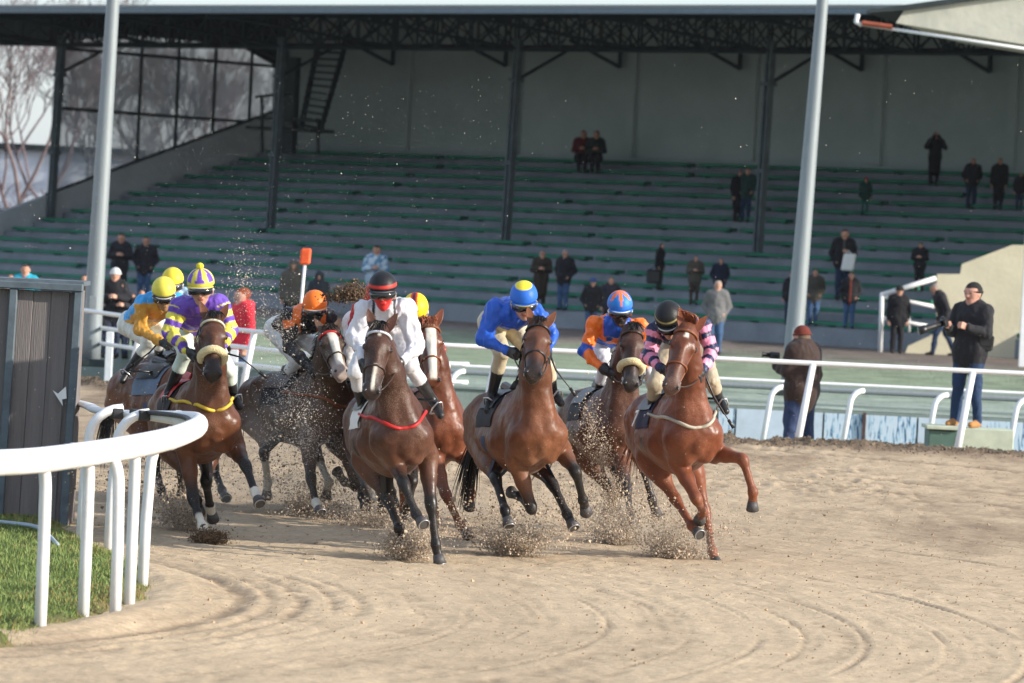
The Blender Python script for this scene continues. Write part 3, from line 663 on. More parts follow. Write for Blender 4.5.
# ------------------------------------------------------------------ shed by the inner rail
sh = empty('shed', (-4.6, 41.5, 0)); tag(sh, 'dark weathered board shed with grey steel frame at the left edge', 'shed')
M_brd = mat('weathered_board', tuple(lin('7b7472')), rough=.85, noise=.5, nscale=2.2, dark=tuple(lin('595352')), stretch=(7, 7, .5), bump=.006, bscale=14)
M_frm = mat('frame_steel', tuple(lin('59646c')), rough=.6, spec=.4, noise=.3, nscale=6)
dS = 41.; p1 = W(66, 525, dS)[0]; zt_ = 2.2; ln_ = .02
bwid = .165
for i in range(16):
    xx = p1-.10-bwid*i; b = MB(); b.box(V(xx-bwid/2+.015, dS+.03+.008*(i % 2), 1.08), V(bwid/2-.001, 0, 0), V(0, .02, 0), V(ln_, 0, 1.05), .005)
    b.build('board', M_brd, sh)
for i in range(5):
    xx = p1-.03-.56*i if i else p1-.0; b = MB(); b.box(V(xx, dS-.02, 1.08), V(.035, 0, 0), V(0, .045, 0), V(ln_, 0, 1.08), .006); b.build('frame_post', M_frm, sh)
b = MB(); b.box(V(p1-.06, dS+.05, 1.07), V(.06, 0, 0), V(0, .02, 0), V(0, 0, 1.05)); b.build('board', M_brd, sh)
b = MB(); b.box(V(p1-1.3, dS-.03, 2.17), V(1.36, 0, 0), V(0, .05, 0), V(0, 0, .035), .01); b.build('top_beam', M_frm, sh)
b = MB(); b.box(V(p1-1.3, dS+.32, 2.21), V(1.36, 0, 0), V(0, .32, 0), V(0, 0, .02)); b.build('roof', M_frm, sh)
b = MB(); b.box(V(p1-.005, dS+.32, 1.06), V(.02, 0, 0), V(0, .29, 0), V(0, 0, 1.08)); b.build('side_board', M_brd, sh)
q = W(60, 396, dS-.075); b = MB(); b.prism([q+V(-.07, 0, .05), q+V(-.02, 0, .02), q+V(.05, 0, .09), q+V(.06, 0, -.02), q+V(.02, 0, -.03), q+V(.03, 0, -.09), q+V(-.02, 0, -.02)], V(0, .006, 0)); b.build('torn_notice', M_white, sh)
hs_ = smooth_path([W(-20, 503, 40.2)*V(1, 1, 0)+V(0, 0, .06), W(15, 511, 39.6)*V(1, 1, 0)+V(0, 0, .09), W(40, 520, 39)*V(1, 1, 0)+V(0, 0, .10), W(58, 540, 37.5)*V(1, 1, 0)+V(0, 0, .07)], 8)
b = MB(); b.tube(hs_, .02, 8); o = b.build('hose', mat('hose_blue', tuple(lin('a9b8c2')), rough=.4), None, True); tag(o, 'blue grey hose lying on the turf below the shed', 'hose')
# ------------------------------------------------------------------ far background at left
M_fb = mat('distant_building', tuple(lin('ccd4e0')), rough=.9, noise=.3, nscale=.2, stretch=(1, 1, 4))
fb = empty('long_building', (-20, 170, 0)); tag(fb, 'long low grey building behind the bare trees, seen through the stand windows', 'building')
p0, p1 = W(-60, 139, 168), W(330, 145, 168)
b = MB(); b.box(V((p0[0]+p1[0])/2, 172, p0[2]/2-.2), V((p1[0]-p0[0])/2, 0, 0), V(0, 4, 0), V(0, 0, p0[2]/2)); b.build('wall', M_fb, fb)
b = MB(); b.box(V((p0[0]+p1[0])/2, 172, p0[2]-.15), V((p1[0]-p0[0])/2+.3, 0, 0), V(0, 4.3, 0), V(0, 0, .12)); b.build('roof', M_iron, fb)
def bare_tree(x, y, h, col_, sd, label, grp, spread=.5, dens=1.0, dep=7, up=.25):
    rr = random.Random(sd); tr = MB(); cr = MB()
    def grow(p, d, L, r, lv):
        q = p+d*L; mid = (p+q)/2+V(rr.gauss(0, 1), rr.gauss(0, 1), rr.gauss(0, .5))*L*.05
        (tr if lv < 2 else cr).tube([p, mid, q], [r, r*.85, r*.7], 5 if lv < 3 else 3, False)
        if lv >= dep: return
        n = rr.choice((2, 3, 3)) if lv < dep-1 else rr.choice((3, 4))
        for i in range(n):
            nd = unit(d+V(rr.gauss(0, 1), rr.gauss(0, 1), rr.gauss(0, .7))*spread+V(0, 0, up))
            st_ = q if i < 2 else p+(q-p)*rr.uniform(.4, .9)
            grow(st_, nd, L*rr.uniform(.62, .86), max(r*.66, .009), lv+1)
    root = empty('bare_tree', (x, y, .4)); tag(root, label, 'tree', grp)
    grow(V(x, y, .4), unit(V(rr.gauss(0, .05), 0, 1)), h*.22, h*.0085, 0)
    m = mat('bark_%02d' % int(col_[0]*255), tuple(col_), rough=.9, noise=.3, nscale=3)
    tr.build('trunk', m, root, True); cr.build('crown', m, root, True)
TB = [(8, 150, 13, '77686a', 'reddish bare tree in the gap left of the stand, taller one'), (38, 156, 12, '74656a', 'reddish bare tree close beside the front corner column'), (85, 158, 13, '54565a', 'dark forked bare tree behind the first stand window'),
      (128, 165, 12.5, '5f6166', 'slender grey bare tree behind the third stand window column'), (150, 152, 11, '5a5350', 'leaning bare tree behind the middle stand windows'), (205, 168, 12.5, '74777c', 'pale grey bare tree behind the right hand stand windows'), (250, 172, 12, '6f7276', 'bare tree behind the last pane beside the roof stair'), (105, 176, 12, '666a70', 'thin bare tree hidden mostly by the left light pole'), (180, 178, 12.5, '6a6d73', 'distant bare tree behind the middle panes'), (228, 160, 10, '7a7d82', 'small bare tree low behind the right hand panes')]
for i, (px_, d, h, c_, lb) in enumerate(TB): bare_tree((px_-512)/FPX*d, d, h, lin(c_), 20+i, lb, 'bare winter trees behind the stand', .42, 1, 7)
for i, px_ in enumerate((-12, 12, 34)):
    bare_tree((px_-512)/FPX*141, 141+i, 5.2, lin('85707a'), 60+i, ['reddish leafless shrub at the left edge below the trees', 'reddish leafless shrub between two others below the trees', 'reddish leafless shrub next to the corner column'][i], 'leafless shrubs left of the stand', .6, 1, 5, .1)
# ------------------------------------------------------------------ horses
def solve(parent, px, py, Lb, sgn):
    """point on the sight line through (px,py) at distance Lb from parent; sgn -1 nearer, +1 farther"""
    r = ray(px, py); r = r/np.linalg.norm(r); oc = parent-CAM; t0 = oc@r; d2 = oc@oc-t0*t0
    h = math.sqrt(max(Lb*Lb-d2, 0)); p = CAM+r*(t0+sgn*h)
    v = p-parent; n = np.linalg.norm(v)
    if n > Lb*1.12: p = parent+v/n*Lb*1.12
    return p
def hair(name, roots, tips, mids, wid, col, parent, seg=5, jit=.3):
    vs = []; fs = []; cs = []; n = 0
    for r, m, t in zip(roots, mids, tips):
        side = unit(np.cross(t-r, rng.normal(size=3)))
        w = wid*rng.uniform(.6, 1.3); c = np.clip(col*rng.uniform(1-jit, 1+jit), 0, 1)
        for i in range(seg+1):
            u = i/seg; p = r*(1-u)**2+2*m*u*(1-u)+t*u*u; ww = w*(1-u)**.6*(.35+.65*min(1, u*5))+.0008
            vs += [p-side*ww, p+side*ww]; cs += [c, c]
        for i in range(seg): fs.append((n+2*i, n+2*i+1, n+2*i+3, n+2*i+2))
        n += 2*(seg+1)
    return mobj(name, np.array(vs), np.array(fs), M_hair, parent, np.array(cs), True)
def loop3(c, u, v, ru, rv, a0=0, a1=360, n=28):
    return [c+u*ru*math.cos(math.radians(a0+(a1-a0)*i/n))+v*rv*math.sin(math.radians(a0+(a1-a0)*i/n)) for i in range(n+1)]
def strap(name, pts, r, m, parent, flat=None):
    b = MB(); b.tube(pts, r, 6, True, flat); return b.build(name, m, parent, True)

def horse(sp):
    yaw = math.radians(sp['yaw']); lean = sp.get('lean', .13); sc = sp.get('sc', 1.0); hz = 1.1
    F = V(math.sin(yaw), -math.cos(yaw), sp.get('pitch', .09)); F = unit(F)
    L = unit(V(math.cos(yaw), math.sin(yaw), lean)); U = unit(np.cross(F*-1, L)); U = U if U[2] > 0 else -U
    U = unit(U); L = unit(np.cross(U, F)); 
    if L[0] < 0: L = -L
    T0 = W(*sp['chest'], sp['d'])
    lp = lambda x, l, z: T0+(F*(x-.50)+L*l+U*(z-1.13))*sc
    P = []
    def A(a, b, ra, rb, w=None, q=1., k=.06, tag='body'): P.append(prim(a, b, ra*sc, rb*sc, w, q, k, tag))
    # trunk
    A(lp(.46, 0, 1.12), lp(.26, 0, 1.20), .205, .31, L, .80, .08)
    A(lp(.26, 0, 1.20), lp(.02, 0, 1.17), .31, .345, L, .80, .08)
    A(lp(.02, 0, 1.17), lp(-.28, 0, 1.21), .345, .325, L, .84, .08)
    A(lp(-.28, 0, 1.21), lp(-.55, 0, 1.28), .325, .285, L, .88, .08)
    A(lp(-.55, 0, 1.28), lp(-.80, 0, 1.28), .285, .26, L, .92, .08)
    A(lp(-.80, 0, 1.28), lp(-.98, 0, 1.22), .26, .15, L, 1.0, .08)
    A(lp(.36, 0, 1.47), lp(-.05, 0, 1.44), .085, .07, L, .7, .10)
    for s in (-1, 1):
        A(lp(.535, s*.105, 1.13), lp(.47, s*.09, .97), .125, .095, None, 1, .022)
        A(lp(.10, s*.20, 1.10), lp(-.30, s*.21, 1.16), .13, .12, None, 1, .06)
        A(lp(-.60, s*.13, 1.42), lp(-.80, s*.14, 1.34), .13, .13, None, 1, .05)     # pectorals
        A(lp(.50, s*.17, 1.14), lp(.20, s*.13, 1.42), .125, .10, L, .75, .035)      # shoulder
    poll = solve(lp(.42, 0, 1.34), *sp['poll'], sp.get('neck', .84)*sc, -1)
    HL = .60*sc*hz
    muz = solve(poll, *sp['muzzle'], HL, sp.get('msg', -1)); Ax = unit(muz-poll)
    Lh = sp.get('hl'); Lh = L if Lh is None else V(*Lh)
    Lh = unit(Lh-Ax*(Lh@Ax)); Nf = unit(np.cross(Lh, Ax))
    if Nf@V(0, -1, .3) < 0: Nf = -Nf
    nb = lp(.40, 0, 1.30); nt = poll-Nf*.075*sc+Ax*.02; nm = (nb+nt)/2+U*.035*sc
    A(lp(.26, 0, 1.24), nb, .27, .235, L, .62, .10, 'neck')
    A(nb, nm, .235, .175, L, .70, .08, 'neck'); A(nm, nt, .175, .120, unit(L+Lh), .80, .05, 'neck')
    hp = lambda a, l, n: poll+(Ax*a+Lh*l+Nf*n)*sc*hz
    for s in (-1, 1): A(lp(.58, s*.075, 1.18), nm+L*s*.06-U*.05+F*.05, .085, .055, None, 1, .05, 'neck'); A(nm+L*s*.06-U*.05+F*.05, nt+Lh*s*.03, .055, .05, None, 1, .05, 'neck')
    A(hp(.0, 0, -.04), hp(.16, 0, -.03), .088, .112, Lh, .94, .04, 'head')
    A(hp(.16, 0, -.03), hp(.34, 0, -.022), .110, .084, Lh, .90, .035, 'head')
    A(hp(.34, 0, -.022), hp(.52, 0, -.02), .082, .066, Lh, .98, .03, 'head')
    A(hp(.12, 0, -.11), hp(.34, 0, -.10), .110, .058, Lh, .74, .04, 'jaw')
    A(hp(.34, 0, -.10), hp(.54, 0, -.062), .055, .040, Lh, .9, .03, 'jaw')
    A(hp(.54, -.028, -.028), hp(.54, .028, -.028), .046, .046, None, 1, .03, 'muzzle')
    A(hp(.575, -.022, -.04), hp(.575, .022, -.04), .036, .036, None, 1, .025, 'muzzle')
    A(hp(.575, 0, -.075), hp(.56, 0, -.085), .032, .032, None, 1, .015, 'muzzle')
    A(hp(.22, 0, .058), hp(.46, 0, .030), .022, .020, None, 1, .03, 'head')
    for s in (-1, 1):
        A(hp(.14, s*.070, .028), hp(.19, s*.084, .020), .030, .028, None, 1, .02, 'head')
        A(hp(.52, s*.046, .006), hp(.56, s*.050, -.006), .026, .030, None, 1, .02, 'muzzle')
        A(hp(.23, s*.066, -.045), hp(.38, s*.056, -.045), .022, .012, None, 1, .02, 'head')
    # legs
    hooves = []; legj = []
    for key in ('LF', 'RF', 'LH', 'RH'):
        s = 1 if key[0] == 'L' else -1; fore = key[1] == 'F'; lg = sp[key]; sg = lg.get('s', (-1, -1, -1))
        if fore:
            top = lp(.44, s*.165, 1.10)
            el = lp(.30+lg.get('ef', 0), s*.175, .97) if 'e' not in lg else solve(top, *lg['e'], .22*sc, lg.get('es', 1))
            kn = solve(el, *lg['p'][0], .45*sc, sg[0]); ft = solve(kn, *lg['p'][1], .30*sc, sg[1]); hf = solve(ft, *lg['p'][2], .17*sc, sg[2])
            A(top, el, .130, .100, L, .85, .035, 'upper'); A(lp(.22, s*.15, 1.18), el, .14, .085, L, .7, .035, 'upper')
            mid = el+(kn-el)*.45
            A(el, mid, .096, .068, None, 1, .035, key+'0'); A(mid, kn, .068, .043, None, 1, .03, key+'0')
            A(el+L*s*.035+F*.02, mid+L*s*.015+F*.015, .062, .042, None, 1, .018, key+'0')
            A(kn-unit(kn-el)*.03, kn+unit(ft-kn)*.035, .053, .047, None, 1, .03, key+'1')
            A(kn, ft, .040, .034, None, 1, .02, key+'2')
        else:
            hip = lp(-.78, s*.13, 1.27); st = lp(-.42+lg.get('ef', 0), s*.185, .99)
            kn = solve(st, *lg['p'][0], .50*sc, sg[0]); ft = solve(kn, *lg['p'][1], .40*sc, sg[1]); hf = solve(ft, *lg['p'][2], .17*sc, sg[2])
            A(hip, st, .20, .135, L, .72, .05, 'upper'); A(lp(-.92, s*.12, 1.16), st+(kn-st)*.35, .13, .085, None, 1, .07, 'upper')
            mid = st+(kn-st)*.5
            A(st, mid, .118, .078, None, 1, .06, key+'0'); A(mid, kn, .076, .041, None, 1, .03, key+'0'); A(kn-unit(kn-st)*.16-F*.045, kn-F*.03, .018, .022, None, 1, .02, key+'0')
            A(kn-unit(kn-st)*.02, kn+unit(ft-kn)*.05, .056, .046, None, 1, .03, key+'1')
            A(kn, ft, .041, .036, None, 1, .02, key+'2')
        cor = ft+(hf-ft)*.55; legj.append((el if fore else st, kn))
        A(ft, ft, .046, .046, None, 1, .03, key+'3'); A(ft, cor, .036, .043, None, 1, .025, key+'4')
        hooves.append((cor, hf, kn, ft))
    verts, faces = sdf_mesh(P, sp.get('h', .0155))
    bi, bt = nearest(verts, P)
    tags = np.array([p['tag'] for p in P])[bi]
    tk_ = np.isin(tags, ['body', 'upper', 'neck']).astype(float); verts = displace(verts, faces, tk_, .010, 4.5, 3); verts = displace(verts, faces, tk_+.35*np.isin(tags, ['head', 'jaw', 'LF0', 'RF0', 'LH0', 'RH0']), .004, 13, 8)
    base, lo_, dk, sock = (np.array(sp[k]) for k in ('coat', 'coat2', 'points', 'sock'))
    n = fbm(verts[:, 0]*5, verts[:, 1]*5, verts[:, 2]*5, 3, 11)
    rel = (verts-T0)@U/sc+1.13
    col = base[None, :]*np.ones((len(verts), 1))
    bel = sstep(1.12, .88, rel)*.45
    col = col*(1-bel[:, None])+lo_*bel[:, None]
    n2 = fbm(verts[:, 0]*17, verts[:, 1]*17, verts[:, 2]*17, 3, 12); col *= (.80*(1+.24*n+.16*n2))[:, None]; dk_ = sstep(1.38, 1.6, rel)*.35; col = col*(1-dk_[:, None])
    pt = sp.get('pointlegs', (1, 1, 1, 1)); sk = sp.get('socks', (0, 0, 0, 0))
    for i, key in enumerate(('LF', 'RF', 'LH', 'RH')):
        m = tags == key+'0'; k0, k1 = legj[i]; tt = (verts-k0)@(k1-k0)/((k1-k0)@(k1-k0)); f = sstep(.30, 1.0, tt+.08*n)**1.2*pt[i]; col[m] = (col*(1-f[:, None])+dk*f[:, None])[m]
        for t2 in '1234':
            m = tags == key+t2; f = pt[i]; col[m] = col[m]*(1-f)+dk*f
        if sk[i]:
            m = (tags == key+'4') | (tags == key+'3'); col[m] = sock
            if sk[i] > 1: m = tags == key+'2'; f = sstep(1-sk[i]/3-.05, 1-sk[i]/3+.05, bt)[:, None]; col[m] = (col*(1-f)+sock*f)[m]
    hd = np.isin(tags, ['head', 'muzzle', 'jaw']); q = verts-poll
    a_, l_, n_ = q@Ax/sc/hz, q@Lh/sc/hz, q@Nf/sc/hz
    mz = sp.get('muzcol'); mz = dk if mz is None else np.array(mz)
    f = (hd*sstep(.36, .50, a_))[:, None]*sp.get('muzf', .9); col = col*(1-f)+mz*f
    bl = sp.get('blaze', [])
    for (a0, a1, w0, w1) in bl:
        ww = w0+(w1-w0)*np.clip((a_-a0)/(a1-a0), 0, 1)+.006*n
        f = (hd*sstep(a0-.012, a0+.012, a_)*sstep(a1+.012, a1-.012, a_)*sstep(ww+.008, ww-.006, np.abs(l_+.004*n))*(n_ > -.02))[:, None]; col = col*(1-f)+sock*f
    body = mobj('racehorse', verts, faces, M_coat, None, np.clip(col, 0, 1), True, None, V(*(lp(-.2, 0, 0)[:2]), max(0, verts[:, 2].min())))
    tag(body, sp['label'], 'horse', 'racehorses galloping round the bend')
    # hooves
    for cor, hf, kn, ft in hooves:
        ax = unit(hf-cor); toe = unit(cor-ft); b = MB(); Hh = .085*sc
        fw = unit(np.cross(L, ax)); fw = fw if fw@F > 0 else -fw
        c0 = cor-ax*.012; c1 = c0+ax*Hh+fw*.012
        n1 = 14; vs = []; sd = unit(np.cross(ax, fw)); sh_ = .92
        for cc, ra in ((c0, .046), (c1, .064), (c1+ax*.002, .050)):
            for i in range(n1):
                an = 2*math.pi*i/n1; x = math.cos(an); y = math.sin(an)
                vs.append(cc+(fw*x*ra*(1.08 if x > 0 else .88)+sd*y*ra)*sc*sh_)
        f = [(r*n1+i, r*n1+(i+1) % n1, (r+1)*n1+(i+1) % n1, (r+1)*n1+i) for r in (0, 1) for i in range(n1)]+[list(range(n1))[::-1], [2*n1+i for i in range(n1)]]
        b.add(vs, f); b.cur = 1; b.tube(loop3(c1+ax*.006, fw, sd, .050*sc, .048*sc, -130, 130, 14), .005, 4)
        b.build('hoof', [M_hoof, M_sole], body, True)
    for s in (-1, 1):
        b = MB(); c = hp(.175, s*.102, .010); b.ellip(c, [Ax*.030, Nf*.024, Lh*.018], 10, 8); b.build('eye', M_eye, body, True)
        b = MB(); c = hp(.560, s*.052, .016); b.ellip(c, [unit(Ax+Lh*s*.5)*.027, unit(Lh-Ax*s*.5)*.014, unit(Nf+Ax*.5)*.014], 10, 8); b.build('nostril', M_black, body, True)
        # ear: curved leaf cone
        ea = sp.get('ear', (-.10, .3)); e0 = hp(.01, s*.055, .015); up = unit(-Ax*1.0+Nf*ea[1]+Lh*s*.28); b = MB(); vs = []; nn = 10
        pr = [(0, .024), (.25, .036), (.5, .036), (.75, .024), (.93, .010), (1, .003)]
        fr = unit(Nf-up*(Nf@up)); si = unit(np.cross(up, fr))
        for u, r in pr:
            for i in range(nn):
                an = 2*math.pi*i/nn; x, y = math.cos(an), math.sin(an)
                dep = .55 if y < 0 else -.15
                vs.append(e0+(up*u*.175+si*x*r*1.15+fr*(y*r*dep)+Lh*s*.02*u*u)*sc)
        f = [(r*nn+i, r*nn+(i+1) % nn, (r+1)*nn+(i+1) % nn, (r+1)*nn+i) for r in range(len(pr)-1) for i in range(nn)]
        b.add(vs, f); b.col = tuple(base*.8); cc = np.tile(base*.85, (len(vs), 1))
        mobj('ear', np.array(vs), f, M_coat, body, cc, True)
    # mane and forelock
    R = []; M_ = []; T_ = []; mc = np.array(sp.get('mane', dk)); nl = sp.get('manelen', .2)
    crest = []
    for u in np.linspace(0, 1, 60):
        pz = poll*(u)+lp(.22, 0, 1.52)*(1-u) if False else None
        bz = (1-u)**2*lp(.24, 0, 1.50)+2*u*(1-u)*(nm+unit(U)*.20*sc)+u*u*(poll-Ax*.055+-Nf*.05)
        crest.append(bz)
    for bz in crest:
        for _ in range(5):
            r = bz+rng.normal(size=3)*.012-U*.02; sd = -1 if rng.random() < .7 else 1
            R.append(r); M_.append(r+L*sd*.07+U*.03-F*.04+rng.normal(size=3)*.02); T_.append(r+L*sd*rng.uniform(.06, .13)-U*nl*rng.uniform(.4, 1)-F*rng.uniform(0, .12))
    for _ in range(70):
        r = poll-Ax*.05*sc+Lh*rng.normal()*.02+Nf*.02; fl = sp.get('fore', .16)
        R.append(r); M_.append(r+Nf*.06+Lh*rng.normal()*.03+U*sp.get('flup', .02)); T_.append(r+Ax*fl*rng.uniform(.4, 1)*sp.get('fdn', 1)+Lh*(rng.normal()*.04)+Nf*.04+U*sp.get('flup', .02)*2)
    hair('mane', R, T_, M_, .010, mc, body)
    R = []; M_ = []; T_ = []; tw = sp.get('tail', (-.3, .0, -.35))
    t0 = lp(-1.06, 0, 1.30); tl = t0-F*.12+U*.03; end = t0+F*tw[0]+L*tw[1]+U*tw[2]
    for _ in range(150):
        r = t0+rng.normal(size=3)*.02; j = rng.normal(size=3)*.075*sp.get('tj', 1)
        R.append(r); M_.append(tl+(end-t0)*.3+j*.5+U*.08); T_.append(t0+(end-t0)*rng.uniform(.6, 1.1)+j)
    hair('tail', R, T_, M_, .012, np.array(sp.get('tailc', dk)), body, 7)
    # tack
    tk = sp.get('tackm', M_leather)
    HP = [p for p in P if p['tag'] in ('head', 'jaw', 'muzzle')]
    def ring(cn, a0, a1, off, n=30):
        an = np.radians(np.linspace(a0, a1, n)); ds = np.array([Lh*math.cos(a)+Nf*math.sin(a) for a in an]); return list(project(HP, np.repeat(cn[None], n, 0), ds, off, .26))
    def side(pts, s, off):
        c = np.array([hp(a, 0, n_) for a, n_ in pts]); return list(project(HP, c, np.repeat((Lh*s)[None], len(pts), 0), off, .26))
    br = MB(); nz = ring(hp(.36, 0, -.06), 0, 360, .004); br.tube(nz, .010, 6, False, None)
    for s in (-1, 1):
        br.tube(side([(.04, -.03), (.12, -.06), (.20, -.075), (.28, -.07), (.36, -.055), (.44, -.06), (.49, -.06)], s, .004), .008, 6)
        br.tube(side([(.04, -.03), (.10, -.09), (.16, -.15)], s, .004), .007, 6)
    br.build('bridle', tk, body, True)
    br = MB()
    for s in (-1, 1): c = side([(.495, -.06)], s, .010)[0]; br.tube(loop3(c, Ax, Nf, .032, .032, 0, 360, 14), .006, 6, False)
    br.build('bit_ring', M_steel, body, True)
    strap('browband', ring(hp(.055, 0, -.03), 2, 178, .006, 20), .012, sp.get('browm', tk), body)
    if sp.get('sheep'):
        b = MB(); b.tube(ring(hp(.375, 0, -.05), -28, 208, .020, 22), [.022]+[.036]*20+[.022], 10, True, None); b.build('sheepskin_noseband', M_wool, body, True)
    if 'strap' in sp:
        m, pts = sp['strap']; pts3 = []
        for i, (x, l, z) in enumerate(pts): pts3.append(lp(x, l, z))
        sm = []
        for i in range(len(pts3)-1):
            for u in np.linspace(0, 1, 6)[:-1]:
                p0 = pts3[max(i-1, 0)]; p1 = pts3[i]; p2 = pts3[i+1]; p3 = pts3[min(i+2, len(pts3)-1)]
                sm.append(.5*((2*p1)+(-p0+p2)*u+(2*p0-5*p1+4*p2-p3)*u*u+(-p0+3*p1-3*p2+p3)*u**3))
        sm.append(pts3[-1]); cen = np.array([lp(min(q[0]*.0+ (.30), 9), 0, 1.20) for q in [(0,)]*len(sm)]); sm = np.array(sm); dr_ = sm-cen; dr_ /= np.linalg.norm(dr_, axis=1)[:, None]; sm = list(project([p for p in P if p['tag'] in ('body', 'neck', 'upper')], cen, dr_, .019, .9)); strap('breast_strap', sm, .016, m, body)
    # saddle cloth follows the barrel, saddle above, girth below
    def shell(x0, x1, a0, a1, off, nx=8, na=18, low=0):
        cs_ = []; ds_ = []
        for i in range(nx+1):
            x = x0+(x1-x0)*i/nx
            for j in range(na+1):
                an = math.radians(a0+(a1-a0)*j/na)
                cs_.append(lp(x, 0, 1.2)); ds_.append(unit(L*math.sin(an)+U*math.cos(an)))
        vs = list(project([p for p in P if p['tag'] in ('body', 'upper', 'LH0', 'RH0')], np.array(cs_), np.array(ds_), off))
        f = [(i*(na+1)+j, i*(na+1)+j+1, (i+1)*(na+1)+j+1, (i+1)*(na+1)+j) for i in range(nx) for j in range(na)]
        return vs, f
    vs, f = shell(.08, -.38, -80, 80, .026); n0 = len(vs); vs2, _ = shell(.08, -.38, -80, 80, .008)
    allv = np.array(vs+vs2); ff = list(f)+[tuple(n0+i for i in q[::-1]) for q in f]
    mobj('saddle_cloth', allv, ff, sp.get('clothm'), body, None, True)
    b = MB()
    v3, f3 = shell(.02, -.36, -50, 50, .040, 6, 10); b.add(v3, f3); v4, f4 = shell(.02, -.36, -50, 50, .018, 6, 10); b.add(v4, [q[::-1] for q in f4])
    b.tube([lp(.02, 0, 1.60), lp(-.15, 0, 1.56), lp(-.36, 0, 1.60)], [.05, .04, .05], 8)
    b.build('saddle', sp.get('saddlem', M_black), body, True)
    gv, gf = shell(-.02, -.12, 95, 265, .008, 3, 26)
    mobj('girth', np.array(gv), gf, sp.get('girthm', M_black), body, None, True)
    if sp.get('num'):
        for s in (-1, 1):
            cu = bpy.data.curves.new('numeral', 'FONT'); cu.body = sp['num']; cu.size = .22*sc; cu.extrude = .004; cu.align_x = 'CENTER'; cu.align_y = 'CENTER'
            to = bpy.data.objects.new('number_text', cu); COL.objects.link(to)
            dg = bpy.context.evaluated_depsgraph_get(); me = bpy.data.meshes.new_from_object(to.evaluated_get(dg)); bpy.data.objects.remove(to)
            an = math.radians(66); ce = project([p for p in P if p['tag'] == 'body'], np.array([lp(-.26, 0, 1.2)]), np.array([unit(L*s*math.sin(an)+U*math.cos(an))]), .050)[0]
            yy = unit(L*(-s)*math.cos(an)*.8+U*math.sin(an)); zz = unit(L*s*math.sin(an)+U*math.cos(an)); xx = unit(np.cross(yy, zz)); yy = np.cross(zz, xx)
            co = np.array([list(v.co) for v in me.vertices]); w = ce+co[:, :1]*xx+co[:, 1:2]*yy+(co[:, 2:3]+.006)*zz
            mobj('number', w, [list(p.vertices) for p in me.polygons], sp.get('numm', M_white), body, None, False)
    for s in (-1, 1):
        if sp.get('leathers', 1): pass
    sp['_'] = dict(lp=lp, hp=hp, F=F, L=L, U=U, body=body, bit=[hp(.50, -.070, -.06), hp(.50, .070, -.06)], d=sp['d'])
    return sp['_']
# ------------------------------------------------------------------ people
def hand_template():
    """curled gloved hand: palm, four unequal fingers closing, thumb from the palm's side; x = knuckle line, -z = down the palm"""
    P = []
    def A(a, b, ra, rb, k=.008): P.append(prim(V(*a), V(*b), ra, rb, None, 1, k))
    for i, x in enumerate((-.030, -.010, .010, .029)):
        ln = (.9, 1.05, 1.0, .8)[i]
        A((x*.8, 0, .0), (x, 0, -.075), .016, .012, .012)
        k1 = V(x, 0, -.075); k2 = k1+V(0, -.030*ln, -.026*ln); k3 = k2+V(0, -.024*ln, .014*ln); k4 = k3+V(0, .004, .020*ln)
        A(k1, k2, .0105, .0095, .003); A(k2, k3, .0095, .009, .003); A(k3, k4, .009, .008, .003)
    A((-.026, -.006, -.012), (-.045, -.022, -.040), .014, .0115, .01); A((-.045, -.022, -.040), (-.036, -.044, -.058), .0115, .009, .003)
    A((0, 0, .045), (0, 0, -.01), .026, .024, .02)
    return sdf_mesh(P, .0055)
HV, HF = hand_template()
HMESH = {}
def hand(name, wrist, dirn, palm, m, parent, s=1, mirror=False):
    key = (m.name, s, mirror)
    if key not in HMESH:
        v = HV*s*(V(-1, 1, 1) if mirror else 1); f = HF[:, ::-1] if mirror else HF
        me, _ = mesh_from(name, v, np.ascontiguousarray(f), m, None, True, None, V(0, 0, 0)); HMESH[key] = me
    o = bpy.data.objects.new(name, HMESH[key]); COL.objects.link(o)
    z = -unit(dirn); y = -unit(palm-z*(palm@z)); x = np.cross(y, z)
    R = Matrix([[x[i], y[i], z[i]] for i in range(3)]).to_4x4()
    o.parent = parent; o.matrix_local = Matrix.Translation(Vector(wrist)-Vector(parent['_w']))@R
    return o
SKIN = V(.50, .27, .19)
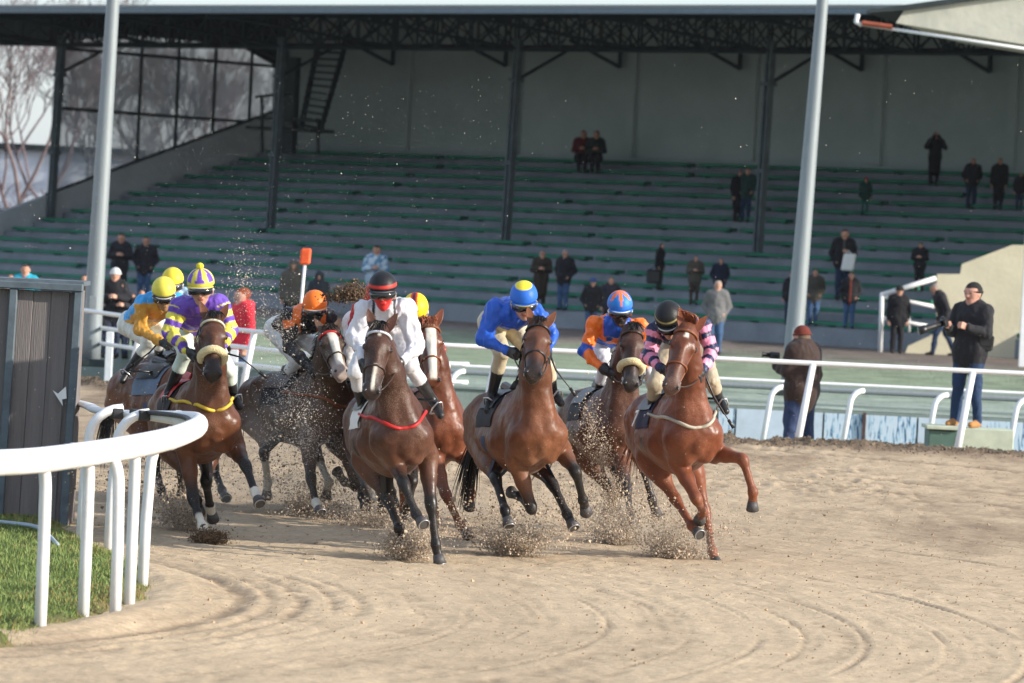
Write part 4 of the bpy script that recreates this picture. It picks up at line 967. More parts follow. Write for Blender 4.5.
def helmet(body, c, up, fd, cols, pat, peak=(0.02, .02, .025), pom=None, r=(.122, .145, .132)):
    sd = unit(np.cross(fd, up)); up = unit(up); fd = unit(fd-up*(fd@up)); n = 40; m = 16; vs = []; cs = []
    for i in range(m+1):
        th = math.radians(94)*i/m
        for k in range(n):
            ph = 2*math.pi*k/n
            vs.append(c+sd*r[0]*math.sin(th)*math.cos(ph)+fd*r[1]*math.sin(th)*math.sin(ph)+up*r[2]*math.cos(th)-up*.0)
            cs.append(pat(th, (ph-math.pi/2+math.pi) % (2*math.pi)-math.pi))
    f = [(i*n+k, (i+1)*n+k, (i+1)*n+(k+1) % n, i*n+(k+1) % n) for i in range(m) for k in range(n)]
    # inner rim
    n0 = len(vs)
    for k in range(n):
        ph = 2*math.pi*k/n; vs.append(c+(sd*r[0]*math.cos(ph)+fd*r[1]*math.sin(ph))*.9-up*.02); cs.append((.01, .01, .01))
    f += [(m*n+k, n0+k, n0+(k+1) % n, m*n+(k+1) % n) for k in range(n)]
    h = mobj('helmet', np.array(vs), f, M_helm, body, np.array(cs, float), True)
    # peak
    b = MB(); vs = []
    for rr, dz in ((.98, .0), (1.22, -.008)):
        for k in range(13):
            ph = math.radians(35+110*k/12); vs.append(c+sd*r[0]*rr*.98*math.cos(ph)+fd*r[1]*rr*math.sin(ph)+up*(-.004+dz))
    for rr, dz in ((1.22, -.014), (.95, -.010)):
        for k in range(13):
            ph = math.radians(35+110*k/12); vs.append(c+sd*r[0]*rr*.98*math.cos(ph)+fd*r[1]*rr*math.sin(ph)+up*(-.004+dz))
    ff = [(a*13+k, a*13+k+1, (a+1) % 4*13+k+1, (a+1) % 4*13+k) for a in range(4) for k in range(12)]
    b.add(vs, ff); mp = mat('peak_%d' % (int(peak[0]*100)*100+int(peak[2]*100)), peak, rough=.3); b.build('helmet_peak', mp, h, True)
    if pom is not None:
        b = MB(); b.ellip(c+up*(r[2]+.02), [sd*.035, fd*.035, up*.03], 12, 8); b.build('pompom', mat('pompom_wool', pom, rough=1, noise=.2, nscale=60, bump=.01, bscale=80), h, True)
    return h
def goggles(body, c, up, fd, band=(.6, .6, .6), lens=None, r=.115):
    sd = unit(np.cross(fd, up)); b = MB(); vs = []; n = 14
    for dz, rr in ((-.032, 1.0), (-.030, 1.14), (.030, 1.14), (.032, 1.0)):
        for k in range(n+1):
            ph = math.radians(22+136*k/n); nose = .016*math.exp(-((ph-math.pi/2)/.25)**2) if dz < 0 else 0
            vs.append(c+sd*r*.90*rr*math.cos(ph)+fd*r*1.16*rr*math.sin(ph)+up*(dz+nose))
    f = [(a*(n+1)+k, a*(n+1)+k+1, (a+1) % 4*(n+1)+k+1, (a+1) % 4*(n+1)+k) for a in range(4) for k in range(n)]
    b.add(vs, f); b.cur = 1
    b.tube([c+sd*r*.9*1.10*math.cos(math.radians(a))+fd*r*1.30*math.sin(math.radians(a))+up*.030 for a in range(24, 158, 8)], .006, 6)
    b.tube([c+sd*r*.97*math.cos(math.radians(a))+fd*r*1.0*math.sin(math.radians(a)) for a in range(-40, 30, 8)], .010, 6)
    b.tube([c+sd*r*.97*math.cos(math.radians(a))+fd*r*1.0*math.sin(math.radians(a)) for a in range(150, 222, 8)], .010, 6)
    b.build('goggles', [lens or M_lens, mat('goggle_band_%d' % int(band[0]*100), band, rough=.5)], body, True)
def head_prims(A, hc, up, fd, sd, s=1):
    up, fd, sd = up*s, fd*s, sd*s
    A(hc+up*.025-fd*.02, hc+up*.02+fd*.01, .095*s, .092*s, None, 1, .03, 'hairy')
    A(hc+fd*.03-up*.0, hc+fd*.035-up*.06, .078*s, .058*s, unit(sd), .92, .03, 'face')
    A(hc+fd*.055-up*.085, hc+fd*.065-up*.098, .034*s, .028*s, None, 1, .025, 'chin')
    A(hc+fd*.102+up*.01, hc+fd*.122-up*.032, .010*s, .016*s, None, 1, .012, 'nose')
    for q in (-1, 1):
        A(hc+fd*.085+up*.028+sd*q*.02, hc+fd*.078+up*.028+sd*q*.045, .012*s, .011*s, None, 1, .012, 'face')   # brow
        A(hc+fd*.07-up*.03+sd*q*.042, hc+fd*.055-up*.035+sd*q*.052, .018*s, .016*s, None, 1, .02, 'face')     # cheek
        A(hc+sd*q*.088-up*.0, hc+sd*q*.088-up*.035, .016*s, .012*s, None, 1, .01, 'ear')
    A(hc+fd*.098-up*.060-sd*.016, hc+fd*.098-up*.060+sd*.016, .009*s, .009*s, None, 1, .008, 'lips')
def face_cols(col, verts, tags, hc, up, fd, sd, skin, haircol, s=1, hairline=.035):
    q = verts-hc; u_, f_, s_ = q@up/s, q@fd/s, q@sd/s
    m = np.isin(tags, ['face', 'chin', 'nose', 'ear', 'neck']); col[m] = skin
    m = (tags == 'hairy'); hm = m & ((u_ > hairline+.03*(f_ > .05)) | (f_ < -.01)); col[m] = skin; col[hm] = haircol
    m = (tags == 'lips'); col[m] = skin*V(.75, .45, .45)
    for e in (-1, 1):
        m = np.isin(tags, ['face', 'nose', 'hairy']) & (np.hypot((s_-e*.033)*.8, (u_-.008)*1.8) < .011) & (f_ > .04); col[m] = V(.03, .02, .02)
        m = np.isin(tags, ['face', 'hairy']) & (np.abs(s_-e*.033) < .018) & (np.abs(u_-.030) < .004) & (f_ > .05); col[m] = haircol*.4+skin*.5

def jockey(sp, hs):
    d = hs['d']; F, L, U = hs['F'], hs['L'], hs['U']
    J = sp['J']; D = dict(hd=-.02, sh=.12, el=.10, ha=-.10, kn=.42, an=.62, toe=.50, pel=.78); D.update(sp.get('D', {}))
    c = math.cos(math.radians(sp.get('yaw', 20)))
    w = {}
    for k, v in J.items():
        key = k[:-1] if k not in ('hd', 'pel') else k
        w[k] = W(v[0], v[1], d+(D[key]+(v[2] if len(v) > 2 else 0)))
    P = []
    def A(a, b, ra, rb, ww=None, q=1., k=.03, tag='t'): P.append(prim(a, b, ra, rb, ww, q, k, tag))
    sha, shb, pel = w['sha'], w['shb'], w['pel']
    nk = (sha+shb)/2; across = unit(shb-sha); spine = unit(nk-pel); nrm = unit(np.cross(across, spine)); nrm = nrm if nrm[2] > 0 else -nrm
    hc = w['hd']; fd = unit(V(*sp.get('fd', (.05, -1, -.25)))); up = V(*sp.get('up', (-.08, 0, 1))); up = unit(up-fd*(up@fd)); sd = unit(np.cross(fd, up)); 
    if sd[0] < 0: sd = -sd
    ch = nk-spine*.10; md = pel+(nk-pel)*.42+nrm*.03
    A(pel-across*.075, pel+across*.075, .125, .125, nrm, .95, .06, 'pelvis')
    A(pel, md, .150, .145, nrm, .82, .06, 'belly'); A(md, ch, .145, .155, nrm, .80, .06, 'chest'); A(ch, nk+spine*.01, .165, .11, nrm, .78, .06, 'chest')
    A(sha, shb, .078, .078, None, 1, .05, 'yoke')
    A(nk, hc-up*.06-fd*.02, .060, .052, None, 1, .03, 'neck')
    HS = 1.12; head_prims(A, hc, up, fd, sd, HS)
    for s in 'ab':
        sh, el, ha = w['sh'+s], w['el'+s], w['ha'+s]
        A(sh, el, .078, .062, None, 1, .03, 'ua'+s); A(el, ha, .060, .038, None, 1, .025, 'fa'+s)
        hip = pel+across*(.10 if s == 'b' else -.10)-nrm*.03; kn, an, toe = w['kn'+s], w['an'+s], w['toe'+s]
        A(hip, kn, .108, .070, None, 1, .04, 'th'+s); A(kn, kn+(an-kn)*.4, .066, .062, None, 1, .03, 'sk'+s); A(kn+(an-kn)*.4, an, .060, .042, None, 1, .02, 'bo'+s)
        tv = unit(toe-an); A(an, an+tv*.18, .043, .036, None, 1, .02, 'bo'+s); A(an-tv*.03, an-tv*.05, .038, .036, None, 1, .02, 'bo'+s)
    verts, faces = sdf_mesh(P, .0105); bi, bt = nearest(verts, P); tags = np.array([p['tag'] for p in P])[bi]
    sm_ = np.isin(tags, ['belly', 'chest', 'yoke', 'uaa', 'uab', 'faa', 'fab']).astype(float); verts = displace(verts, faces, sm_+.4*np.isin(tags, ['tha', 'thb', 'pelvis']), .034, 6.0, 17, (1, 1, .6)); verts = displace(verts, faces, sm_+.5*np.isin(tags, ['tha', 'thb']), .013, 15, 5, (1, 1, .7))
    col = np.zeros((len(verts), 3)); col[:] = sp['silk']
    q = verts-nk; X = q@across; Y = q@spine; Z = q@nrm
    info = dict(v=verts, tags=tags, t=bt, X=X, Y=Y, Z=Z, n=fbm(verts[:, 0]*9, verts[:, 1]*9, verts[:, 2]*9, 2))
    sp['paint'](col, info)
    br = V(*sp.get('breech', (.72, .72, .70)))
    for s in 'ab':
        col[np.isin(tags, ['th'+s, 'sk'+s])] = br; m = tags == 'bo'+s; col[m] = sp.get('boot', V(.015, .015, .017))
    m = (tags == 'pelvis'); col[m] = br
    face_cols(col, verts, tags, hc, up, fd, sd, SKIN, V(.05, .03, .02), HS)
    m = (tags == 'neck'); col[m] = sp.get('neckc', sp['silk'])
    if 'mask' in sp: qq = (verts-hc)@up; m = np.isin(tags, ['face', 'chin', 'nose', 'lips', 'neck']) & (qq < -.030); col[m] = sp['mask']
    body = mobj('person', verts, faces, M_silk, None, np.clip(col, 0, 1), True)
    tag(body, sp['label'], 'jockey', 'jockeys riding in the race')
    helmet(body, hc+up*.064-fd*.012, unit(up+fd*sp.get('htilt', .12)), fd, None, sp['pat'], sp.get('peak', (.02, .02, .025)), sp.get('pom'))
    if sp.get('gog', True): goggles(body, hc+up*.004+fd*.012, up, fd, sp.get('gband', (.5, .5, .5)), sp.get('glens'))
    for s in 'ab':
        dirn = unit(w['ha'+s]-w['el'+s]); g = sp.get('glove', M_black)
        hand('glove', w['ha'+s]+dirn*.03, dirn, U*-.4+L*(1 if s == 'a' else -1), g, body, 1.1, s == 'b')
        # stirrup iron and leather belong to the horse's saddle
        an, toe = w['an'+s], w['toe'+s]; tv = unit(toe-an); st = an+tv*.10; b = MB(); b.col = (1, 1, 1)
        sdv = unit(np.cross(tv, U)); upv = unit(np.cross(sdv, tv)); upv = upv if upv[2] > 0 else -upv
        b.tube([st-sdv*.055-upv*.05, st+sdv*.055-upv*.05, st+sdv*.05+upv*.01, st+sdv*.02+upv*.08, st-sdv*.02+upv*.08, st-sdv*.05+upv*.01, st-sdv*.055-upv*.05], .008, 6)
        b.build('stirrup', M_steel, hs['body'], True)
        b = MB(); top = hs['lp'](-.12, (1 if s == 'b' else -1)*.20, 1.48); b.tube([top, st+upv*.08], .012, 6); b.build('stirrup_leather', M_black, hs['body'], True)
        bit = hs['bit'][1 if s == 'b' else 0]; h = w['ha'+s]+dirn*.08; mid = (bit+h)/2-U*.06; b = MB()
        b.tube([bit*(1-u)**2+2*mid*u*(1-u)+h*u*u for u in np.linspace(0, 1, 7)], .007, 5); b.build('rein', M_leather, hs['body'], True)
    return w, body

EYEW = mat('eye_white', (.6, .6, .6), rough=.3)
def spectator(head, foot, s_m, spec):
    """head top pixel, ground contact world point, height in metres"""
    sp = dict(coat=V(.02, .02, .025), legs=V(.03, .04, .07), hair=V(.03, .02, .015), shoe=V(.02, .015, .012), skin=SKIN, face=(0, -1, -.05), arms='down', spread=.10, longc=0, cap=None, bag=None, seated=False, turn=0, stride=0, lean=0.02, hood=False, bulk=1.14)
    sp.update(spec); S = s_m/1.75; BK = sp['bulk']; g = np.asarray(foot, float)
    fd = unit(V(*sp['face'])); yawv = unit(V(sp['face'][0]+sp['turn'], sp['face'][1], 0)); sd = V(-yawv[1], yawv[0], 0)
    if sd[0] < 0: sd = -sd
    upv = unit(V(sp['lean'], 0, 1)+yawv*sp.get('bend', 0))
    P = []
    def A(a, b, ra, rb, ww=None, q=1., k=.03, tag='t'): bk = BK if tag in ('belly', 'chest', 'skirt', 'leg', 'arm', 'pelvis') else 1; P.append(prim(a, b, ra*S*bk, rb*S*bk, ww, q, k*S, tag))
    hipz = .92 if not sp['seated'] else .45
    hip = g+V(0, 0, hipz*S)-(yawv*.25*S if sp['seated'] else 0)
    chest = hip+upv*.40*S; nk = hip+upv*.52*S; hc = nk+upv*.165*S+yawv*.03*S
    A(hip-sd*.07*S, hip+sd*.07*S, .135, .135, yawv, .85, .06, 'pelvis')
    A(hip, hip+upv*.22*S, .165, .160, yawv, .74, .06, 'belly'); A(hip+upv*.22*S, chest, .160, .178, yawv, .72, .06, 'chest'); A(chest, nk, .17, .10, yawv, .72, .06, 'chest')
    A(nk-sd*.155*S-upv*.03*S, nk+sd*.155*S-upv*.03*S, .085, .085, None, 1, .05, 'chest')
    A(nk, hc-upv*.04*S, .062, .056, None, 1, .03, 'collar')
    up = unit(V(sp['lean'], 0, 1)-fd*(V(sp['lean'], 0, 1)@fd)); hsd = unit(np.cross(fd, up))
    head_prims(A, hc, up, fd, hsd, S)
    if sp['longc']: A(hip-upv*.0, hip-V(0, 0, .42*S), .165, .17, yawv, .8, .05, 'skirt')
    elif not sp['seated']: A(hip+sd*0, hip-V(0, 0, .08*S), .165, .16, yawv, .8, .05, 'skirt')
    sprd = sp['spread']; wr = []
    for s in (-1, 1):
        hj = hip+sd*s*.085*S
        if sp['seated']:
            kn = hj+yawv*.42*S+V(0, 0, .06*S); an = kn-V(0, 0, .42*S)+yawv*.02
        else:
            st = sp['stride']*s; an = g+sd*s*sprd*S+V(0, 0, .08*S)+yawv*st*.30*S; kn = (hj+an)/2+yawv*(.03+abs(st)*.06)*S+V(0, 0, .02)
        A(hj, kn, .098, .066, None, 1, .04, 'leg'); A(kn, an, .064, .05, None, 1, .03, 'leg')
        A(an-V(0, 0, .03*S), an+yawv*.15*S-V(0, 0, .045*S), .048, .038, None, 1, .02, 'shoe')
        sh = nk+sd*s*.195*S-upv*.05*S; am = sp['arms'] if isinstance(sp['arms'], str) else sp['arms'][0 if s < 0 else 1]
        if am == 'down': el = sh+sd*s*.05*S-upv*.29*S-yawv*.02*S; ha = el-V(0, 0, .25*S)+yawv*.06*S
        elif am == 'pocket': el = sh+sd*s*.09*S-upv*.27*S-yawv*.08*S; ha = el+yawv*.12*S-sd*s*.08*S-V(0, 0, .15*S)
        elif am == 'front': el = sh+sd*s*.06*S-upv*.26*S+yawv*.04*S; ha = el+yawv*.19*S-sd*s*.17*S+V(0, 0, .05*S)
        elif am == 'face': el = sh+sd*s*.10*S-upv*.18*S+yawv*.14*S; ha = hc+yawv*.13*S+sd*s*.07*S-V(0, 0, .02*S)
        elif am == 'cam': el = sh+sd*s*.05*S-upv*.25*S+yawv*.06*S; ha = el+yawv*.24*S-sd*s*.10*S+V(0, 0, .06*S)
        else: el = sh+V(*am[0])*S; ha = el+V(*am[1])*S
        A(sh, el, .075, .062, None, 1, .04, 'arm'); A(el, ha, .060, .044, None, 1, .03, 'arm'); wr.append((ha, unit(ha-el)))
    if sp['hood']: A(hc-yawv*.03*S-up*.06*S, hc-yawv*.03*S+up*.03*S, .125, .125, None, 1, .04, 'hoodt')
    h = sp.get('h', .019); verts, faces = sdf_mesh(P, h); bi, bt = nearest(verts, P); tags = np.array([p['tag'] for p in P])[bi]
    cl_ = (~np.isin(tags, ['face', 'hairy', 'nose', 'chin', 'lips', 'ear', 'shoe'])).astype(float); verts = displace(verts, faces, cl_, .022, 6, 19, (1, 1, .6))
    col = np.zeros((len(verts), 3)); col[:] = sp['coat']; col[np.isin(tags, ['leg', 'pelvis'])] = sp['legs']; hgt_ = (verts-hip)@V(0, 0, 1)
    if not sp['seated']: col[np.isin(tags, ['leg', 'pelvis']) & (hgt_ > -.15*S)] = sp['coat']
    col[tags == 'shoe'] = sp['shoe']
    face_cols(col, verts, tags, hc, up, fd, hsd, V(*sp['skin']), V(*sp['hair']), S, sp.get('hairline', .035))
    if 'paint' in sp: sp['paint'](col, dict(v=verts, tags=tags, t=bt, hip=hip, sd=sd, S=S, yaw=yawv))
    col *= (1+.12*fbm(verts[:, 0]*9, verts[:, 1]*9, verts[:, 2]*9, 2))[:, None]
    body = mobj('person', verts, faces, M_cloth, None, np.clip(col, 0, 1), True, None, g)
    for i, (ha, dn) in enumerate(wr):
        hand('hand' if not sp.get('glove') else 'glove', ha+dn*.03*S, dn, -sd if i else sd, M_black if sp.get('glove') else mat('skin', SKIN, rough=.55, noise=.1), body, round(S, 1), bool(i))
    if sp['cap'] is not None:
        b = MB(); cm = mat('knit_%02d%02d%02d' % tuple(int(c*99) for c in sp['cap']), sp['cap'], rough=.95, noise=.25, nscale=50, bump=.01, bscale=90)
        cc = hc+up*.025*S-fd*.01*S
        b.ellip(cc, [hsd*.108*S, fd*.115*S, up*.118*S], 18, 10, 0, math.radians(97)); b.tube(loop3(cc-up*.002, hsd, fd, .106*S, .113*S, 0, 360, 20), .014*S, 6, False)
        if sp.get('brim'): b.ellip(cc+fd*.10*S, [hsd*.075*S, fd*.07*S, up*.012*S], 12, 6)
        b.build('hat', cm, body, True)
    return body, dict(hc=hc, up=up, fd=fd, sd=sd, yaw=yawv, wr=wr, S=S, hip=hip, nk=nk)
ORDER=[8,6,4,5,7,2,3,1,9,10]
# ------------------------------------------------------------------ the field of runners
BAY = lin('75472f'); BAYL = lin('855a3e'); CHES = lin('7d452d'); CHESL = lin('8a5238'); DKB = lin('573629'); DKBL = lin('6a4634'); VDK = lin('33261f')
PTS = V(.012, .010, .010); WSOCK = V(.62, .58, .50); CREAM = V(.55, .48, .30)
cm_black = mat('cloth_black', (.012, .012, .016), rough=.7, noise=.1)
cm_navy = mat('cloth_navy', (.012, .016, .05), rough=.7, noise=.1)
cm_grey = mat('cloth_greyblue', (.13, .18, .26), rough=.7, noise=.15)
cm_white = mat('cloth_white', (.7, .7, .68), rough=.7, noise=.05)
m_red = mat('strap_red', (.45, .02, .02), rough=.5); m_yel = mat('strap_yellow', (.62, .42, .04), rough=.6, noise=.1); m_pale = mat('strap_pale', (.42, .38, .30), rough=.6, noise=.2)
m_wb = mat('browband_white', (.6, .62, .68), rough=.5); m_brn = mat('leather_tan', (.20, .06, .02), rough=.5); m_gir = mat('girth_blue', (.03, .05, .12), rough=.6)
STR = [(-.05, -.30, 1.40), (.25, -.30, 1.36), (.46, -.21, 1.31), (.62, -.08, 1.215), (.655, 0, 1.20), (.62, .08, 1.215), (.46, .21, 1.31), (.25, .30, 1.36), (-.05, .30, 1.40)]
H = {}
H[8] = dict(d=40.0, chest=(694, 436), yaw=13, lean=.14, poll=(688, 329), muzzle=(670, 391), coat=CHES, coat2=CHESL, points=CHES*.8, sock=WSOCK,
  LF=dict(e=(713, 452), p=[(743, 459), (753, 492), (752, 510)], s=(-1, -1, 1)), RF=dict(e=(679, 462), p=[(697, 500), (703, 512), (699, 519)], s=(-1, 1, 1)),
  LH=dict(p=[(706, 514), (712, 551), (718, 567)], s=(-1, -1, -1)), RH=dict(p=[(676, 500), (692, 526), (700, 536)], s=(-1, -1, -1)),
  pointlegs=(.3, .3, .3, .3), muzcol=V(.10, .06, .05), muzf=.8, blaze=[(.04, .12, .012, .020)], strap=(m_pale, STR), clothm=cm_navy, num='7', mane=CHES*1.1, tailc=CHES*.7, tail=(-.9, .1, -.4), flup=.05, fdn=.2, fore=.2,
  tackm=m_brn, label='chestnut racehorse with a small white star and pale breast strap, furthest right of the field')
H[6] = dict(d=39.4, chest=(538, 436), yaw=17, lean=.10, poll=(539, 326), muzzle=(533, 377), coat=BAY, coat2=BAYL, points=PTS, sock=WSOCK,
  LF=dict(e=(560, 449), p=[(576, 472), (583, 500), (586, 512)], s=(-1, 1, 1)), RF=dict(e=(516, 459), p=[(532, 510), (520, 496), (511, 494)], s=(-1, 1, 1)),
  LH=dict(p=[(553, 485), (567, 514), (574, 529)], s=(-1, -1, -1)), RH=dict(p=[(496, 479), (505, 510), (509, 527)], s=(-1, -1, -1)),
  clothm=cm_black, tail=(-.6, -.1, -.75), tj=.7, tackm=M_black, girthm=m_gir, label='bright bay racehorse with black legs ridden by the jockey in royal blue')
H[4] = dict(d=38.3, chest=(402, 437), yaw=11, lean=.14, poll=(380, 330), muzzle=(371, 396), coat=DKB, coat2=DKBL, points=PTS, sock=WSOCK,
  RF=dict(e=(393, 457), p=[(404, 484), (416, 514), (424, 526)], s=(-1, -1, -1)), LF=dict(e=(427, 455), p=[(431, 505), (436, 546), (440, 565)], s=(-1, -1, -1)),
  RH=dict(p=[(388, 500), (399, 528), (402, 543)], s=(-1, -1, 1)), LH=dict(p=[(412, 482), (408, 506), (404, 516)], s=(-1, 1, 1)),
  blaze=[(.35, .56, .013, .009), (.06, .09, .008, .008)], browm=m_wb, strap=(m_red, STR), clothm=cm_white, tail=(-.55, .05, -.45), tj=.4, muzcol=V(.03, .02, .02),
  label='dark bay racehorse with narrow white stripe on its nose and red breast strap')
H[5] = dict(d=41.9, chest=(443, 432), yaw=14, lean=.06, poll=(429, 325), muzzle=(433, 384), coat=CHES*.92, coat2=CHESL, points=CHES*.7, sock=WSOCK,
  LF=dict(e=(455, 449), p=[(470, 466), (471, 494), (469, 507)], s=(-1, 1, 1)), RF=dict(e=(434, 460), p=[(446, 495), (460, 525), (469, 538)], s=(-1, -1, -1)),
  LH=dict(p=[(428, 486), (434, 510), (436, 524)], s=(-1, -1, 1)), RH=dict(p=[(402, 480), (404, 508), (402, 520)], s=(-1, 1, 1)),
  blaze=[(.03, .56, .045, .03)], pointlegs=(.3, .3, .3, .3), muzf=.0, mane=CHES*1.2, tailc=CHES, clothm=cm_black, browm=m_brn, tackm=m_brn,
  label='chestnut racehorse with broad white face, half hidden behind a dark bay')
H[7] = dict(d=43.0, chest=(621, 430), yaw=14, lean=.05, poll=(633, 330), muzzle=(631, 388), coat=DKB*1.1, coat2=BAY, points=V(.03, .026, .026), sock=WSOCK,
  LF=dict(e=(635, 448), p=[(644, 468), (652, 500), (657, 516)], s=(-1, -1, 1)), RF=dict(e=(627, 460), p=[(627, 488), (630, 512), (632, 526)], s=(-1, -1, 1)),
  RH=dict(p=[(616, 497), (623, 524), (626, 538)], s=(-1, -1, -1)), LH=dict(p=[(622, 490), (612, 505), (606, 512)], s=(-1, 1, 1)),
  sheep=1, clothm=cm_black, tail=(-.8, -.3, -.5), ear=(0, -.9), mane=PTS, tackm=M_leather, label='dark bay racehorse with cream sheepskin noseband beside the chestnut on the far right')
H[2] = dict(d=39.9, chest=(212, 425), yaw=17, lean=.10, poll=(213, 320), muzzle=(213, 377), coat=BAY*.75, coat2=BAY, points=PTS, sock=WSOCK,
  LF=dict(e=(234, 446), p=[(246, 466), (255, 492), (260, 505)], s=(-1, -1, -1)), RF=dict(e=(187, 450), p=[(193, 499), (203, 527), (209, 544)], s=(-1, -1, -1)),
  LH=dict(p=[(206, 482), (210, 506), (213, 519)], s=(-1, 1, 1)), RH=dict(p=[(190, 478), (197, 500), (199, 512)], s=(-1, 1, 1)),
  socks=(1, 1.3, 1, 0), sheep=1, browm=mat('browband_cream', (.6, .55, .42), rough=.6), strap=(m_yel, [(x, l*.95, z+.03+.02*(1-abs(l)/.3)) for x, l, z in STR]), clothm=cm_black, saddlem=m_red, tail=(-.5, -.1, -.5),
  label='dark bay racehorse with cream sheepskin noseband and yellow neck strap beside the inner rail')
H[3] = dict(d=44.0, chest=(334, 414), yaw=35, lean=.05, poll=(329, 333), muzzle=(342, 375), hl=(.92, .35, .1), coat=lin('5a4335'), coat2=lin('6b5343'), points=lin('30251f'), sock=WSOCK,
  LF=dict(e=(345, 447), p=[(356, 487), (345, 482), (336, 472)], s=(-1, 1, 1)), RF=dict(e=(305, 452), p=[(311, 480), (316, 503), (321, 514)], s=(-1, -1, -1)),
  LH=dict(p=[(319, 460), (329, 482), (325, 499)], s=(-1, -1, 1)), RH=dict(p=[(264, 453), (268, 482), (266, 497)], s=(-1, 1, 1)),
  socks=(0, 1, 2.4, 2.4), blaze=[(.03, .50, .045, .028)], muzcol=V(.45, .36, .32), muzf=.7, browm=m_red, clothm=cm_black, saddlem=M_leather, tail=(-.35, -.15, -.5), tj=.8, strap=(m_brn, STR),
  label='dusty dark brown racehorse with white blaze and white hind legs, sprayed with sand', manelen=.1)
H[1] = dict(d=45.2, chest=(205, 404), yaw=38, lean=.05, poll=(216, 335), muzzle=(224, 378), coat=BAY*.85, coat2=BAY, points=PTS*2, sock=WSOCK,
  LF=dict(p=[(214, 468), (222, 490), (226, 500)]), RF=dict(p=[(188, 465), (193, 485), (197, 497)]),
  LH=dict(p=[(178, 460), (182, 485), (180, 498)], s=(-1, 1, 1)), RH=dict(p=[(155, 463), (161, 489), (165, 504)], s=(-1, -1, -1)),
  socks=(0, 0, 0, 0), clothm=cm_grey, tail=(-.3, -.05, -.7), tj=.6, girthm=m_gir, label='bay racehorse with blue grey saddle cloth behind the rail end, leftmost of the field')
H[9] = dict(d=50.0, chest=(198, 388), yaw=25, lean=.05, poll=(204, 320), muzzle=(206, 362), coat=DKB, coat2=DKB, points=V(.05, .045, .045), sock=WSOCK, h=.019,
  LF=dict(p=[(204, 440), (208, 462), (206, 474)]), RF=dict(p=[(186, 440), (192, 466), (196, 480)], s=(-1, -1, -1)),
  LH=dict(p=[(190, 436), (194, 458), (196, 470)]), RH=dict(p=[(172, 436), (176, 458), (180, 470)]),
  clothm=cm_black, label='dark racehorse almost hidden behind the two leftmost runners')
H[10] = dict(d=43.8, chest=(374, 420), yaw=14, lean=.05, poll=(372, 335), muzzle=(376, 385), coat=DKB, coat2=DKB, points=V(.05, .045, .045), sock=WSOCK, h=.019,
  LF=dict(p=[(388, 470), (392, 492), (394, 504)], s=(-1, 1, 1)), RF=dict(e=(352, 444), p=[(355, 466), (366, 486), (372, 500)], s=(-1, -1, 1)),
  LH=dict(p=[(376, 472), (380, 500), (382, 512)]), RH=dict(p=[(356, 470), (362, 497), (366, 510)]),
  clothm=cm_black, tail=(-.5, .1, -.3), tj=.3, label='dark racehorse hidden behind others, ridden by the jockey in red')

def stripes(n, a, b): return lambda t: a if int(t*n) % 2 == 0 else b
RED = V(.55, .02, .02); YEL = V(.80, .55, .03); BLUE = V(.01, .09, .50); LBLUE = V(.04, .35, .75); NAVY = V(.010, .018, .07); PINK = V(.80, .28, .42); WHT = V(.64, .64, .70)
ORG = V(.90, .18, .02); PUR = V(.14, .06, .42); GOLD = V(.62, .30, .04); BLK = V(.012, .012, .015); LYEL = V(.72, .62, .08)
def solid(c, band=None, at=84):
    def f(th, ph):
        if band is not None and th > math.radians(at): return band
        return c
    return f
def paint8(c, I):
    c[:] = NAVY
    for s in 'ab':
        for p, n, o in (('ua', 2.0, .45), ('fa', 2.4, .0)):
            m = I['tags'] == p+s; k = ((I['t']*n+o) % 1) > .42; c[m & k] = PINK
    m = np.isin(I['tags'], ['belly', 'chest']) & (((I['Y']*6) % 1) > .6) & (I['Y'] < -.14); c[m] = PINK
def paint7(c, I):
    c[:] = ORG
    T = np.isin(I['tags'], ['chest', 'belly', 'yoke']); z = np.abs(I['X']); y = I['Y']
    m = T & (((z+y*.9+.02 > .0) & (z < .10)) | ((y > -.02) & (z < .13)) | ((y < -.25))); c[m] = BLUE
    for s in 'ab':
        m = (I['tags'] == 'ua'+s) & (I['t'] > .72); c[m] = BLUE
        m = (I['tags'] == 'fa'+s) & (I['t'] < .12); c[m] = BLUE; m = (I['tags'] == 'fa'+s) & (I['t'] > .82); c[m] = BLK
def paint6(c, I):
    c[:] = BLUE; m = (I['tags'] == 'belly') & (I['Z'] < -.05); c[m] = V(.5, .42, .25)
def paint4(c, I):
    c[:] = WHT; m = np.isin(I['tags'], ['belly', 'chest']) & (np.abs(I['Y']+.20) < .035); c[m] = RED
    m = np.isin(I['tags'], ['yoke', 'chest']) & (np.abs(np.abs(I['X'])-.09) < .012) & (I['Y'] > -.12); c[m] = BLK
def paint5(c, I): c[:] = V(.25, .05, .03)
def paint10(c, I): c[:] = RED; m = np.isin(I['tags'], ['yoke', 'chest']) & (np.abs(I['X']) < .10); c[m] = V(.02, .16, .07)
def paint2(c, I):
    c[:] = PUR
    m = np.isin(I['tags'], ['belly']) & (((I['Y']*7) % 1) > .5); c[m] = YEL*.9
    for s in 'ab':
        for p, n, o in (('ua', 2.2, .8), ('fa', 2.6, .15)):
            m = I['tags'] == p+s; k = ((I['t']*n+o) % 1) > .45; c[m & k] = LYEL
